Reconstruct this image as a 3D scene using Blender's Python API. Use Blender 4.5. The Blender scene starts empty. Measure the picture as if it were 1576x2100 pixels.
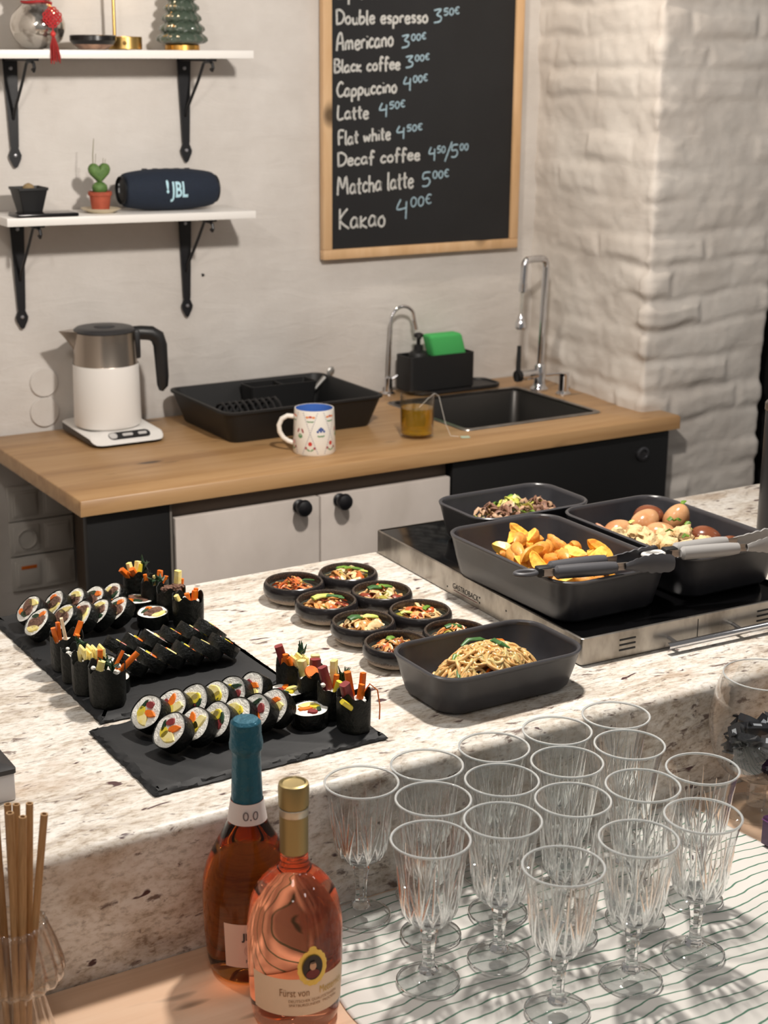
import bpy, bmesh, math, random
import numpy as np
from mathutils import Vector, Matrix, Euler, noise as mnoise

PI = math.pi
S = bpy.context.scene
COL = S.collection
rnd = random.Random(7)

# ------------------------------------------------------------------ camera
cam_d = bpy.data.cameras.new('camera')
cam = bpy.data.objects.new('camera', cam_d)
COL.objects.link(cam)
S.camera = cam
PITCH, YAW, ROLL = math.radians(16.23), math.radians(31.6), math.radians(0.49)
fw = Vector((math.sin(YAW)*math.cos(PITCH), math.cos(YAW)*math.cos(PITCH), -math.sin(PITCH)))
rt0 = Vector((math.cos(YAW), -math.sin(YAW), 0))
up0 = rt0.cross(fw)
rt = rt0*math.cos(ROLL) + up0*math.sin(ROLL)
up = up0*math.cos(ROLL) - rt0*math.sin(ROLL)
cam.matrix_world = Matrix(((rt.x, up.x, -fw.x, 0.0), (rt.y, up.y, -fw.y, 0.0), (rt.z, up.z, -fw.z, 1.70), (0, 0, 0, 1)))
cam_d.sensor_fit = 'VERTICAL'
cam_d.sensor_height = 24.0
cam_d.lens = 3200.0/2100.0*24.0
cam_d.clip_start = 0.05
cam_d.dof.use_dof = True
cam_d.dof.focus_distance = 1.98
cam_d.dof.aperture_fstop = 5.6

# ------------------------------------------------------------------ world, lamps, exposure
W = bpy.data.worlds.new('room_ambient')
S.world = W
W.use_nodes = True
W.node_tree.nodes['Background'].inputs[0].default_value = (1.0, 0.96, 0.92, 1)
W.node_tree.nodes['Background'].inputs[1].default_value = 0.20

def lamp(name, kind, loc, energy, color, size, aim=None, **kw):
    d = bpy.data.lights.new(name, kind)
    d.energy = energy
    d.color = color
    if kind == 'AREA':
        d.shape = 'DISK'
        d.size = size
    else:
        d.shadow_soft_size = size
    for k, v in kw.items():
        setattr(d, k, v)
    o = bpy.data.objects.new(name, d)
    COL.objects.link(o)
    o.location = loc
    if aim:
        o.rotation_euler = (Vector(aim)-Vector(loc)).to_track_quat('-Z', 'Y').to_euler()
    return o
# pendant bulb over the granite bar
lamp('bar_light', 'POINT', (1.27, 1.76, 2.03), 80, (1.0, 0.93, 0.85), 0.045)
lamp('bar_light', 'POINT', (0.42, 1.80, 2.05), 15, (1.0, 0.93, 0.85), 0.045)  # second bulb, added to brighten the rice on the left
# added spot that warms the pier's left face, then added overhead fill discs
lamp('added_pier_spot', 'SPOT', (1.75, 2.75, 2.55), 34, (1.0, 0.88, 0.74), 0.04, aim=(2.50, 3.05, 1.25), spot_size=1.1, spot_blend=0.8)
for lx, ly in ((-0.5, -0.5), (1.1, -0.6), (2.6, -0.2), (0.2, 0.7), (3.2, 1.2)):
    lamp('overhead_fill', 'AREA', (lx, ly, 2.75), 3.2, (1.0, 0.95, 0.90), 0.28, aim=(lx, ly, 0))  # unseen area lights, added for glints in the glasses and fill

S.view_settings.view_transform = 'Standard'
S.view_settings.look = 'None'
S.view_settings.gamma = 1.0
S.view_settings.use_curve_mapping = False
S.view_settings.exposure = -0.10
S.cycles.use_denoising = True
S.cycles.max_bounces = 32
S.cycles.transmission_bounces = 32
S.cycles.transparent_max_bounces = 64
S.cycles.diffuse_bounces = 3
S.cycles.glossy_bounces = 5
S.cycles.caustics_reflective = False
S.cycles.caustics_refractive = True
S.cycles.blur_glossy = 0.6
S.cycles.sample_clamp_indirect = 4.0

# ------------------------------------------------------------------ materials
def srgb(c):
    def f(v):
        v /= 255.0
        return v/12.92 if v <= 0.04045 else ((v+0.055)/1.055)**2.4
    return (f(c[0]), f(c[1]), f(c[2]), 1.0)

class NT:
    """small node-tree writer"""
    def __init__(self, name):
        self.m = bpy.data.materials.new(name)
        self.m.use_nodes = True
        self.t = self.m.node_tree
        self.b = self.t.nodes['Principled BSDF']
        self.out = self.t.nodes['Material Output']
    def n(self, typ, **kw):
        nd = self.t.nodes.new(typ)
        for k, v in kw.items():
            if k.startswith('i_'):
                nd.inputs[int(k[2:])].default_value = v
            else:
                setattr(nd, k, v)
        return nd
    def l(self, a, b):
        self.t.links.new(a, b)
    def coords(self, scale=(1, 1, 1), rot=(0, 0, 0)):
        tc = self.n('ShaderNodeTexCoord')
        mp = self.n('ShaderNodeMapping')
        mp.inputs['Scale'].default_value = scale
        mp.inputs['Rotation'].default_value = rot
        self.l(tc.outputs['Object'], mp.inputs['Vector'])
        return mp.outputs[0]
    def noise(self, vec, scale, detail=4, rough=0.55, dist=0.0):
        nd = self.n('ShaderNodeTexNoise')
        nd.inputs['Scale'].default_value = scale
        nd.inputs['Detail'].default_value = detail
        nd.inputs['Roughness'].default_value = rough
        nd.inputs['Distortion'].default_value = dist
        if vec:
            self.l(vec, nd.inputs['Vector'])
        return nd.outputs[0]
    def ramp(self, fac, stops, interp='LINEAR'):
        nd = self.n('ShaderNodeValToRGB')
        nd.color_ramp.interpolation = interp
        e = nd.color_ramp.elements
        while len(e) < len(stops):
            e.new(0.5)
        for k, (p, c) in enumerate(stops):
            e[k].position = p
            e[k].color = c if len(c) == 4 else srgb(c)
        self.l(fac, nd.inputs[0])
        return nd.outputs[0]
    def mix(self, fac, a, b, mode='MIX'):
        nd = self.n('ShaderNodeMix', data_type='RGBA', blend_type=mode)
        for sock, v in ((nd.inputs[0], fac), (nd.inputs[6], a), (nd.inputs[7], b)):
            if hasattr(v, 'is_output'):
                self.l(v, sock)
            else:
                sock.default_value = v
        return nd.outputs[2]
    def bump(self, h, strength=0.3, dist=0.002, prev=None):
        nd = self.n('ShaderNodeBump')
        nd.inputs['Strength'].default_value = strength
        nd.inputs['Distance'].default_value = dist
        self.l(h, nd.inputs['Height'])
        if prev:
            self.l(prev, nd.inputs['Normal'])
        return nd.outputs[0]
    def set(self, **kw):
        for k, v in kw.items():
            s = self.b.inputs[k.replace('_', ' ')]
            if hasattr(v, 'is_output'):
                self.l(v, s)
            else:
                s.default_value = v
        return self.m

MATS = {}
def M(name, col, rough=0.5, metal=0.0, col2=None, nscale=40, lo=0.4, hi=0.65, bump=None, stretch=(1, 1, 1), **kw):
    """one flat procedural material, with an optional second colour by noise and a noise bump"""
    if name in MATS:
        return MATS[name]
    t = NT(name)
    c = srgb(col)
    vec = t.coords(stretch)
    if col2:
        c = t.ramp(t.noise(vec, nscale), [(lo, col), (hi, col2)])
    t.set(Base_Color=c, Roughness=rough, Metallic=metal)
    if bump:
        t.set(Normal=t.bump(t.noise(vec, bump[0], 5), bump[1], bump[2]))
    for k, v in kw.items():
        t.set(**{k: v})
    MATS[name] = t.m
    return t.m

def glass_mat(name, col=(1, 1, 1, 1), ior=1.48, trans=1.0):
    """solid refracting glass or liquid"""
    t = NT(name)
    return t.set(Base_Color=col, Roughness=0.0, IOR=ior, Transmission_Weight=trans)

def thin_glass(name, tint=(0.97, 0.975, 0.97, 1), blend=0.4, base=0.03):
    """thin-walled glass: see-through with reflections growing towards grazing angles"""
    t = NT(name)
    tr = t.n('ShaderNodeBsdfTransparent')
    tr.inputs[0].default_value = tint
    gl = t.n('ShaderNodeBsdfGlossy')
    gl.inputs['Roughness'].default_value = 0.02
    lw = t.n('ShaderNodeLayerWeight')
    lw.inputs[0].default_value = blend
    pw = t.n('ShaderNodeMath', operation='POWER')
    pw.inputs[1].default_value = 2.2
    t.l(lw.outputs['Facing'], pw.inputs[0])
    ad = t.n('ShaderNodeMath', operation='MULTIPLY_ADD')
    t.l(pw.outputs[0], ad.inputs[0])
    ad.inputs[1].default_value = 0.75
    ad.inputs[2].default_value = base
    mx = t.n('ShaderNodeMixShader')
    t.l(ad.outputs[0], mx.inputs[0])
    t.l(tr.outputs[0], mx.inputs[1])
    t.l(gl.outputs[0], mx.inputs[2])
    t.l(mx.outputs[0], t.out.inputs[0])
    return t.m

def wood_mat(name, light, mid, dark, axis_scale=(1.2, 16, 16), rough=0.45, rot=(0, 0, 0), board=None):
    t = NT(name)
    v = t.coords(axis_scale, rot)
    big = t.noise(v, 2.2, 3, 0.5, 0.6)
    fine = t.noise(v, 14, 5, 0.6)
    c = t.ramp(big, [(0.30, dark), (0.48, mid), (0.68, light)])
    c = t.mix(0.35, c, t.ramp(fine, [(0.3, mid), (0.7, light)]))
    kv = t.coords((7, 26, 7), rot)
    kn = t.ramp(t.noise(kv, 1.1, 1, 0.4), [(0.70, (0, 0, 0, 1)), (0.78, (1, 1, 1, 1))])
    c = t.mix(kn, c, srgb(tuple(int(q*0.55) for q in dark)))
    t.set(Base_Color=c, Roughness=rough, Normal=t.bump(fine, 0.08, 0.002))
    return t.m

def granite_mat():
    t = NT('speckled_cream_granite')
    v = t.coords((1, 1, 1))
    vd = t.coords((9, 26, 20), (0.2, 0.1, 0.45))
    vf = t.coords((20, 48, 40), (0.2, 0.1, 0.45))
    base = t.ramp(t.noise(vd, 1.0, 6, 0.65, 0.8), [(0.34, (150, 130, 112)), (0.43, (196, 182, 164)), (0.52, (226, 219, 209)), (0.68, (238, 234, 227))])
    fine = t.ramp(t.noise(t.coords((0.6, 1.3, 1.1), (0.2, 0.1, 0.45)), 150, 5, 0.68), [(0.36, (120, 104, 90)), (0.46, (210, 200, 186)), (0.56, (238, 234, 228))])
    c = t.mix(0.42, base, fine)
    tan = t.ramp(t.noise(t.coords((6, 12, 10), (0.3, 0, 0.5)), 1.3, 4, 0.6), [(0.56, (0, 0, 0, 1)), (0.68, (1, 1, 1, 1))])
    c = t.mix(tan, c, t.mix(0.38, c, srgb((168, 136, 104))))
    g = t.ramp(t.noise(vf, 1.6, 4, 0.62, 0.5), [(0.60, (0, 0, 0, 1)), (0.68, (1, 1, 1, 1))])
    c = t.mix(g, c, srgb((118, 102, 94)))
    d = t.ramp(t.noise(vf, 1.0, 3, 0.55, 0.4), [(0.665, (0, 0, 0, 1)), (0.70, (1, 1, 1, 1))])
    c = t.mix(d, c, srgb((78, 50, 52)))
    t.set(Base_Color=c, Roughness=0.40, Normal=t.bump(t.noise(v, 120, 3), 0.05, 0.001))
    return t.m

def plaster_mat(name, col, col2, bumpdist=0.004):
    t = NT(name)
    v = t.coords()
    c = t.ramp(t.noise(v, 5, 6, 0.6), [(0.35, col2), (0.65, col)])
    vs = t.coords((1.0, 1.0, 3.2))
    n1 = t.bump(t.noise(vs, 9, 6, 0.62, 0.8), 0.55, bumpdist)
    n2 = t.bump(t.noise(v, 70, 4, 0.6), 0.25, 0.0015, n1)
    t.set(Base_Color=c, Roughness=0.75, Normal=n2)
    return t.m

# ------------------------------------------------------------------ mesh builder
class MB:
    def __init__(self):
        self.v, self.f, self.mi = [], [], []
    def add(self, vs, fs, mi=0, mtx=None):
        o = len(self.v)
        if mtx is not None:
            vs = [tuple(mtx @ Vector(p)) for p in vs]
        self.v.extend(vs)
        self.f.extend([tuple(i+o for i in f) for f in fs])
        self.mi.extend([mi]*len(fs))
        return self
    def bm(self, bm, mi=0, mtx=None):
        bm.verts.index_update()
        vs = [tuple(v.co) for v in bm.verts]
        fs = [tuple(v.index for v in f.verts) for f in bm.faces]
        bm.free()
        return self.add(vs, fs, mi, mtx)
    def box(self, c, s, bev=0.0, seg=2, mi=0, mtx=None):
        bm = bmesh.new()
        bmesh.ops.create_cube(bm, size=1)
        for v in bm.verts:
            v.co = Vector((v.co.x*s[0], v.co.y*s[1], v.co.z*s[2]))
        if bev > 0:
            bmesh.ops.bevel(bm, geom=list(bm.edges), offset=bev, segments=seg, profile=0.5, affect='EDGES')
        for v in bm.verts:
            v.co += Vector(c)
        return self.bm(bm, mi, mtx)
    def lathe(self, prof, seg=40, c=(0, 0, 0), mi=0, mtx=None, a0=0.0, a1=2*PI, fr=None):
        full = abs(a1-a0-2*PI) < 1e-6
        vs, fs, rings = [], [], []
        n = seg if full else seg+1
        for r, z in prof:
            if r < 1e-7 and full:
                rings.append([len(vs)])
                vs.append((c[0], c[1], c[2]+z))
            else:
                k0 = len(vs)
                for k in range(n):
                    a = a0+(a1-a0)*k/seg
                    rr = r*(fr(a, z) if fr else 1.0)
                    vs.append((c[0]+rr*math.cos(a), c[1]+rr*math.sin(a), c[2]+z))
                rings.append(list(range(k0, k0+n)))
        for A, B in zip(rings, rings[1:]):
            for k in range(seg):
                k2 = (k+1) % n
                if len(A) == 1 and len(B) == 1:
                    continue
                if len(A) == 1:
                    fs.append((A[0], B[k2], B[k]))
                elif len(B) == 1:
                    fs.append((A[k], A[k2], B[0]))
                else:
                    fs.append((A[k], A[k2], B[k2], B[k]))
        return self.add(vs, fs, mi, mtx)
    def cyl(self, c, r, h, seg=24, mi=0, mtx=None, bev=0.0, r2=None):
        r2 = r if r2 is None else r2
        if bev:
            p = [(0, 0), (r-bev, 0), (r, bev), (r2, h-bev), (r2-bev, h), (0, h)]
        else:
            p = [(0, 0), (r, 0), (r2, h), (0, h)]
        return self.lathe(p, seg, c, mi, mtx)
    def tube(self, pts, r, seg=10, mi=0, cap=True, mtx=None, flat=1.0, upv=None):
        P = [Vector(p) for p in pts]
        n = len(P)
        R = r if isinstance(r, (list, tuple)) else [r]*n
        T = []
        for k in range(n):
            a, b = P[max(0, k-1)], P[min(n-1, k+1)]
            d = b-a
            T.append(d.normalized() if d.length > 1e-9 else Vector((0, 0, 1)))
        u = Vector(upv) if upv else (Vector((0, 0, 1)) if abs(T[0].z) < 0.9 else Vector((1, 0, 0)))
        vs, fs = [], []
        for k in range(n):
            u = (u - T[k]*u.dot(T[k]))
            u = u.normalized() if u.length > 1e-6 else T[k].orthogonal().normalized()
            w = T[k].cross(u)
            for j in range(seg):
                a = 2*PI*j/seg
                vs.append(tuple(P[k] + (w*math.cos(a) + u*math.sin(a)*flat)*R[k]))
        for k in range(n-1):
            for j in range(seg):
                j2 = (j+1) % seg
                fs.append((k*seg+j, k*seg+j2, (k+1)*seg+j2, (k+1)*seg+j))
        if cap:
            fs.append(tuple(range(seg-1, -1, -1)))
            fs.append(tuple((n-1)*seg+j for j in range(seg)))
        return self.add(vs, fs, mi, mtx)
    def loft(self, rings, mi=0, cap0=False, cap1=False, mtx=None):
        n = len(rings[0])
        vs = [p for r in rings for p in r]
        fs = []
        for k in range(len(rings)-1):
            for j in range(n):
                j2 = (j+1) % n
                fs.append((k*n+j, k*n+j2, (k+1)*n+j2, (k+1)*n+j))
        if cap0:
            fs.append(tuple(range(n-1, -1, -1)))
        if cap1:
            fs.append(tuple((len(rings)-1)*n+j for j in range(n)))
        return self.add(vs, fs, mi, mtx)
    def prism(self, outline, z0, z1, mi=0, mtx=None):
        r0 = [(x, y, z0) for x, y in outline]
        r1 = [(x, y, z1) for x, y in outline]
        return self.loft([r0, r1], mi, True, True, mtx)
    def blob(self, c, s, sub=2, amp=0.2, freq=2.0, seed=0, mi=0, mtx=None):
        bm = bmesh.new()
        bmesh.ops.create_icosphere(bm, subdivisions=sub, radius=1)
        off = Vector((seed*3.7, seed*1.3, seed*2.1))
        for v in bm.verts:
            k = 1+amp*mnoise.noise(v.co*freq+off)
            v.co = Vector((v.co.x*s[0]*k+c[0], v.co.y*s[1]*k+c[1], v.co.z*s[2]*k+c[2]))
        return self.bm(bm, mi, mtx)
    def mesh(self, name, mats, smooth=True, angle=35):
        me = bpy.data.meshes.new(name)
        me.from_pydata(self.v, [], self.f)
        for m in (mats if isinstance(mats, (list, tuple)) else [mats]):
            me.materials.append(m)
        if any(self.mi):
            me.polygons.foreach_set('material_index', self.mi)
        if smooth:
            me.shade_smooth()
            me.set_sharp_from_angle(angle=math.radians(angle))
        me.update()
        return me

def rrect(w, d, r, n=6, cx=0.0, cy=0.0, z=0.0):
    """rounded rectangle ring, counter-clockwise"""
    out = []
    for (sx, sy, a0) in ((1, 1, 0), (-1, 1, PI/2), (-1, -1, PI), (1, -1, 1.5*PI)):
        for k in range(n+1):
            a = a0+PI/2*k/n
            out.append((cx+sx*(w/2-r)+r*math.cos(a), cy+sy*(d/2-r)+r*math.sin(a), z))
    return out

def tag(o, label, cat, group=None, kind=None):
    o['label'] = label
    o['category'] = cat
    if group:
        o['group'] = group
    if kind:
        o['kind'] = kind
    return o

def thing(name, label, cat, loc=(0, 0, 0), rot=(0, 0, 0), group=None):
    o = bpy.data.objects.new(name, None)
    o.empty_display_size = 0.02
    COL.objects.link(o)
    o.location = loc
    o.rotation_euler = rot
    return tag(o, label, cat, group)

def part(name, mb, mats, parent, loc=(0, 0, 0), rot=(0, 0, 0), label=None, smooth=True, angle=35):
    me = mb if isinstance(mb, bpy.types.Mesh) else mb.mesh(name, mats, smooth, angle)
    o = bpy.data.objects.new(name, me)
    COL.objects.link(o)
    o.parent = parent
    o.location = loc
    o.rotation_euler = rot
    if label:
        o['label'] = label
    return o

def solo(name, mb, mats, label, cat, loc=(0, 0, 0), rot=(0, 0, 0), group=None, kind=None, smooth=True, angle=35):
    o = part(name, mb, mats, None, loc, rot, None, smooth, angle)
    return tag(o, label, cat, group, kind)

def struct(name, mb, mats, smooth=True, angle=35):
    o = part(name, mb, mats, None, smooth=smooth, angle=angle)
    o['kind'] = 'structure'
    return o

def dup(root, loc, rot=(0, 0, 0), label=None, group=None):
    r = root.copy()
    COL.objects.link(r)
    r.location = loc
    r.rotation_euler = rot
    if label:
        r['label'] = label
    if group:
        r['group'] = group
    for ch in list(root.children):
        c = ch.copy()
        COL.objects.link(c)
        c.parent = r
        for g in list(ch.children):
            d = g.copy()
            COL.objects.link(d)
            d.parent = c
    return r

def axis_rot(ax, spin=0.0):
    """euler that turns local Z to the given direction, spun about it"""
    q = Vector(ax).to_track_quat('Z', 'Y')
    return (q.to_matrix() @ Matrix.Rotation(spin, 3, 'Z')).to_euler()

def text_mb(txt, size, depth=0.0, bold=0.0, align='LEFT', sx=1.0):
    cu = bpy.data.curves.new('lettering', 'FONT')
    cu.body = txt
    cu.size = size
    cu.extrude = depth
    cu.offset = bold
    cu.align_x = align
    cu.resolution_u = 3
    ob = bpy.data.objects.new('lettering', cu)
    me = bpy.data.meshes.new_from_object(ob)
    vs = [(v.co.x*sx, v.co.y, v.co.z) for v in me.vertices]
    fs = [tuple(p.vertices) for p in me.polygons]
    bpy.data.objects.remove(ob)
    bpy.data.meshes.remove(me)
    bpy.data.curves.remove(cu)
    return vs, fs

def slice_mesh(vs, fs, step):
    """cut flat lettering into thin horizontal strips so that it can follow a curved side"""
    bm = bmesh.new()
    bv = [bm.verts.new(v) for v in vs]
    for f in fs:
        try:
            bm.faces.new([bv[i] for i in f])
        except ValueError:
            pass
    y, y1 = min(v[1] for v in vs)+step, max(v[1] for v in vs)
    while y < y1:
        bmesh.ops.bisect_plane(bm, geom=bm.verts[:]+bm.edges[:]+bm.faces[:], plane_co=(0, y, 0), plane_no=(0, 1, 0))
        y += step
    bm.verts.index_update()
    out = [tuple(v.co) for v in bm.verts], [tuple(v.index for v in f.verts) for f in bm.faces]
    bm.free()
    return out

def wrap_text(mb, txt, size, R, ang, z, mi=0, bold=0.0, align='CENTER', sx=1.0, off=0.0004):
    """lettering wrapped round a vertical cylinder of radius R, centred at angle ang"""
    vs, fs = text_mb(txt, size, 0.0, bold, align, sx)
    mb.add([((R+off)*math.cos(ang+x/R), (R+off)*math.sin(ang+x/R), z+y) for x, y, _ in vs], fs, mi)

# value noise on numpy grids, for wall relief
def vnoise(u, v, seed=0):
    rs = np.random.RandomState(seed)
    tab = rs.rand(256, 256)
    iu, iv = np.floor(u).astype(int), np.floor(v).astype(int)
    fu, fv = u-iu, v-iv
    fu, fv = fu*fu*(3-2*fu), fv*fv*(3-2*fv)
    g = lambda a, b: tab[a % 256, b % 256]
    return (g(iu, iv)*(1-fu)+g(iu+1, iv)*fu)*(1-fv)+(g(iu, iv+1)*(1-fu)+g(iu+1, iv+1)*fu)*fv
def fbm(u, v, seed=0, oct=4):
    s, a = 0, 0.5
    for k in range(oct):
        s = s+a*(vnoise(u*2**k, v*2**k, seed+k)-0.5)
        a *= 0.5
    return s
# ------------------------------------------------------------------ shared materials
m_plaster = plaster_mat('white_lime_plaster', (214, 209, 204), (202, 196, 190))
m_brick = plaster_mat('whitewashed_brick', (212, 206, 199), (198, 190, 182), 0.003)
m_granite = granite_mat()
m_oak = wood_mat('oiled_worktop_wood', (182, 146, 104), (170, 132, 89), (142, 104, 66), (1.0, 12, 12), 0.38)
m_pine = wood_mat('pale_pine_wood', (232, 200, 172), (224, 188, 158), (208, 168, 134), (1.0, 16, 16), 0.5)
m_frame = wood_mat('light_frame_wood', (214, 180, 140), (204, 166, 124), (188, 150, 106), (10, 10, 2), 0.5)
m_birch = wood_mat('limed_birch_ply', (212, 202, 194), (202, 192, 184), (190, 180, 171), (3, 9, 2.0), 0.5)
m_chrome = M('polished_chrome', (215, 215, 218), 0.08, 1.0)
m_steel = M('brushed_steel', (178, 172, 166), 0.30, 1.0, col2=(146, 140, 134), nscale=30, stretch=(1, 1, 8))
m_black = M('matt_black', (20, 20, 21), 0.55)
m_iron = M('black_painted_iron', (17, 17, 21), 0.42, bump=(160, 0.15, 0.001))
m_blackply = M('black_laminate', (15, 15, 16), 0.5)
m_plastic = M('dark_plastic', (28, 28, 30), 0.45)
m_white = M('white_lacquer', (232, 229, 225), 0.35)
m_offwhite = M('white_socket_plastic', (198, 194, 188), 0.4)
m_screw = M('zinc_screw', (190, 190, 195), 0.35, 0.9)
m_brass = M('brushed_brass', (206, 170, 104), 0.32, 1.0)
m_red = M('red_silk_cord', (168, 30, 34), 0.6)
m_terra = M('terracotta', (172, 82, 58), 0.75, col2=(154, 70, 48), nscale=50)
m_soil = M('dark_soil', (58, 44, 34), 0.95, bump=(200, 0.6, 0.003))

# ------------------------------------------------------------------ the setting
def grid(nu, nv, fn):
    vs = [fn(i, j) for j in range(nv) for i in range(nu)]
    fs = [(j*nu+i, j*nu+i+1, (j+1)*nu+i+1, (j+1)*nu+i) for j in range(nv-1) for i in range(nu-1)]
    return vs, fs

def back_wall():
    xs = np.linspace(0.1, 3.6, 440)
    zs = np.linspace(0.0, 2.9, 320)
    X, Z = np.meshgrid(xs, zs)
    h = fbm(X*2.2, Z*2.2, 3, 4)*0.009 + fbm(X*5+2*fbm(X*3, Z*3, 9), Z*12, 11, 4)*0.0052
    Y = 3.275 + np.clip(h, -0.0045, 0.0045)
    mb = MB()
    nu, nv = len(xs), len(zs)
    vs = np.stack([X, Y, Z], -1).reshape(-1, 3).tolist()
    i, j = np.meshgrid(np.arange(nu-1), np.arange(nv-1))
    a = (j*nu+i).ravel()
    mb.v = vs
    mb.f = np.stack([a, a+1, a+nu+1, a+nu], -1).tolist()
    mb.mi = [0]*len(mb.f)
    o = struct('wall_back', mb, m_plaster, angle=180)
back_wall()

def brick_pier():
    pts, nrm, us = [], [], []
    A, B, Cc, D = np.array([2.462, 3.285]), np.array([2.410, 2.757]), np.array([2.790, 2.752]), np.array([2.79, 3.29])
    st = 0.0055
    R = 0.014
    def seg(P, Q):
        d = Q-P
        L = np.linalg.norm(d)
        d = d/L
        n = np.array([d[1], -d[0]])
        return d, n, L
    u = 0.0
    segs = [(A, B), (B, Cc), (Cc, D)]
    for k, (P, Q) in enumerate(segs):
        d, n, L = seg(P, Q)
        n = -n if k == 0 and n[0] > 0 else n
        s0, s1 = (R if k > 0 else 0), (L-R if k < 2 else L)
        N = max(2, int((s1-s0)/(st if k < 2 else 0.02)))
        for q in range(N+1):
            s = s0+(s1-s0)*q/N
            pts.append(P+d*s)
            nrm.append(n)
            us.append(u+s)
        if k < 2:
            d2, n2, _ = seg(*segs[k+1])
            for q in (0.25, 0.5, 0.75):
                nn = n*(1-q)+n2*q
                nn = nn/np.linalg.norm(nn)
                c = Q-d*R+d2*R*0
                p = (Q-d*R)*(1-q)**2+2*q*(1-q)*Q+(Q+d2*R)*q*q
                pts.append(p)
                nrm.append(nn)
                us.append(u+L-R+2*R*q)
        u += L
    pts, nrm, us = np.array(pts), np.array(nrm), np.array(us)
    zs = np.linspace(0, 2.9, 500)
    U, Z = np.meshgrid(us, zs)
    zw = Z+0.052*fbm(U*4.5, Z*4.5, 21, 4)
    H = 0.073
    row = np.floor(zw/H)
    rr = np.modf(np.sin(row*12.9898)*43758.5453)[0]
    uw = (U+0.075*fbm(U*4+40, Z*5, 31, 3))/0.196 + np.abs(rr)
    bid = np.floor(uw)
    br = np.abs(np.modf(np.sin(bid*78.233+row*37.719)*43758.5453)[0])
    fz = zw/H-row
    fu = uw-bid
    dz = np.minimum(fz, 1-fz)*H
    du = np.minimum(fu, 1-fu)*0.196
    sm = lambda x, w: np.clip(x/w, 0, 1)**2*(3-2*np.clip(x/w, 0, 1))
    gz, gu = sm(dz, 0.015+0.012*br), sm(du, 0.020)
    fade = 0.28+0.72*np.clip(0.5+3.4*fbm(U*3.3+9, Z*3.6, 51, 3), 0, 1)
    fade = fade*np.where(U < 0.51, 0.62, 1.0)
    h = (np.minimum(gz, 0.45+0.55*gu)*0.0095*fade*(0.65+0.5*br) + (br-0.5)*0.006*np.minimum(gz, gu)
         + fbm(U*9, Z*13, 61, 3)*0.013 + fbm(U*26, Z*34, 71, 3)*0.0050)
    near = np.exp(-((U-0.53)/0.035)**2)
    h = h + near*(fbm(U*3, Z*17, 81, 4)*0.030 - 0.004)
    X = pts[:, 0][None, :]+nrm[:, 0][None, :]*h
    Y = pts[:, 1][None, :]+nrm[:, 1][None, :]*h
    nu, nv = len(us), len(zs)
    mb = MB()
    mb.v = np.stack([X, Y, Z], -1).reshape(-1, 3).tolist()
    i, j = np.meshgrid(np.arange(nu-1), np.arange(nv-1))
    a = (j*nu+i).ravel()
    mb.f = np.stack([a, a+1, a+nu+1, a+nu], -1).tolist()
    mb.mi = [0]*len(mb.f)
    struct('wall_right', mb, m_brick, angle=180)
brick_pier()
struct('wall_left_added', MB().box((0.56, 2.76, 1.45), (0.06, 1.04, 2.9)), m_plaster)  # unseen wall, added to keep light off the area under the worktop
struct('floor', MB().box((1.6, 1.2, -0.02), (7, 7, 0.04)), M('grey_floor_tiles', (120, 112, 104), 0.5, col2=(104, 96, 90), nscale=3))

# ------------------------------------------------------------------ back counter
def worktop():
    x0, x1, y0, y1, z0, z1 = 0.985, 2.468, 2.686, 3.264, 0.868, 0.900
    hx0, hx1, hy0, hy1 = 1.935, 2.325, 2.800, 3.140
    mb = MB()
    e = 0.003
    xs, ys = [x0, x0+e, hx0, hx1, x1-e, x1], [y0, y0+e, hy0, hy1, y1-e, y1]
    idx = {}
    def V(i, j, top):
        k = (i, j, top)
        if k not in idx:
            edge = i in (0, 5) or j in (0, 5)
            z = (z1-e if edge else z1) if top else z0
            idx[k] = len(mb.v)
            mb.v.append((xs[i], ys[j], z))
        return idx[k]
    for i in range(5):
        for j in range(5):
            if i == 2 and j == 2:
                continue
            mb.f.append((V(i, j, 1), V(i+1, j, 1), V(i+1, j+1, 1), V(i, j+1, 1)))
            mb.f.append((V(i, j, 0), V(i, j+1, 0), V(i+1, j+1, 0), V(i+1, j, 0)))
    for i in range(5):
        mb.f.append((V(i, 0, 0), V(i+1, 0, 0), V(i+1, 0, 1), V(i, 0, 1)))
        mb.f.append((V(i+1, 5, 0), V(i, 5, 0), V(i, 5, 1), V(i+1, 5, 1)))
        mb.f.append((V(0, i+1, 0), V(0, i, 0), V(0, i, 1), V(0, i+1, 1)))
        mb.f.append((V(5, i, 0), V(5, i+1, 0), V(5, i+1, 1), V(5, i, 1)))
    for (a, b) in (((2, 2), (3, 2)), ((3, 2), (3, 3)), ((3, 3), (2, 3)), ((2, 3), (2, 2))):
        mb.f.append((V(*a, 0), V(*a, 1), V(*b, 1), V(*b, 0)))
    mb.mi = [0]*len(mb.f)
    solo('wooden_worktop', mb, m_oak, 'long oiled wood worktop carrying kettle, mug and sink', 'worktop', angle=60)
worktop()

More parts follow.
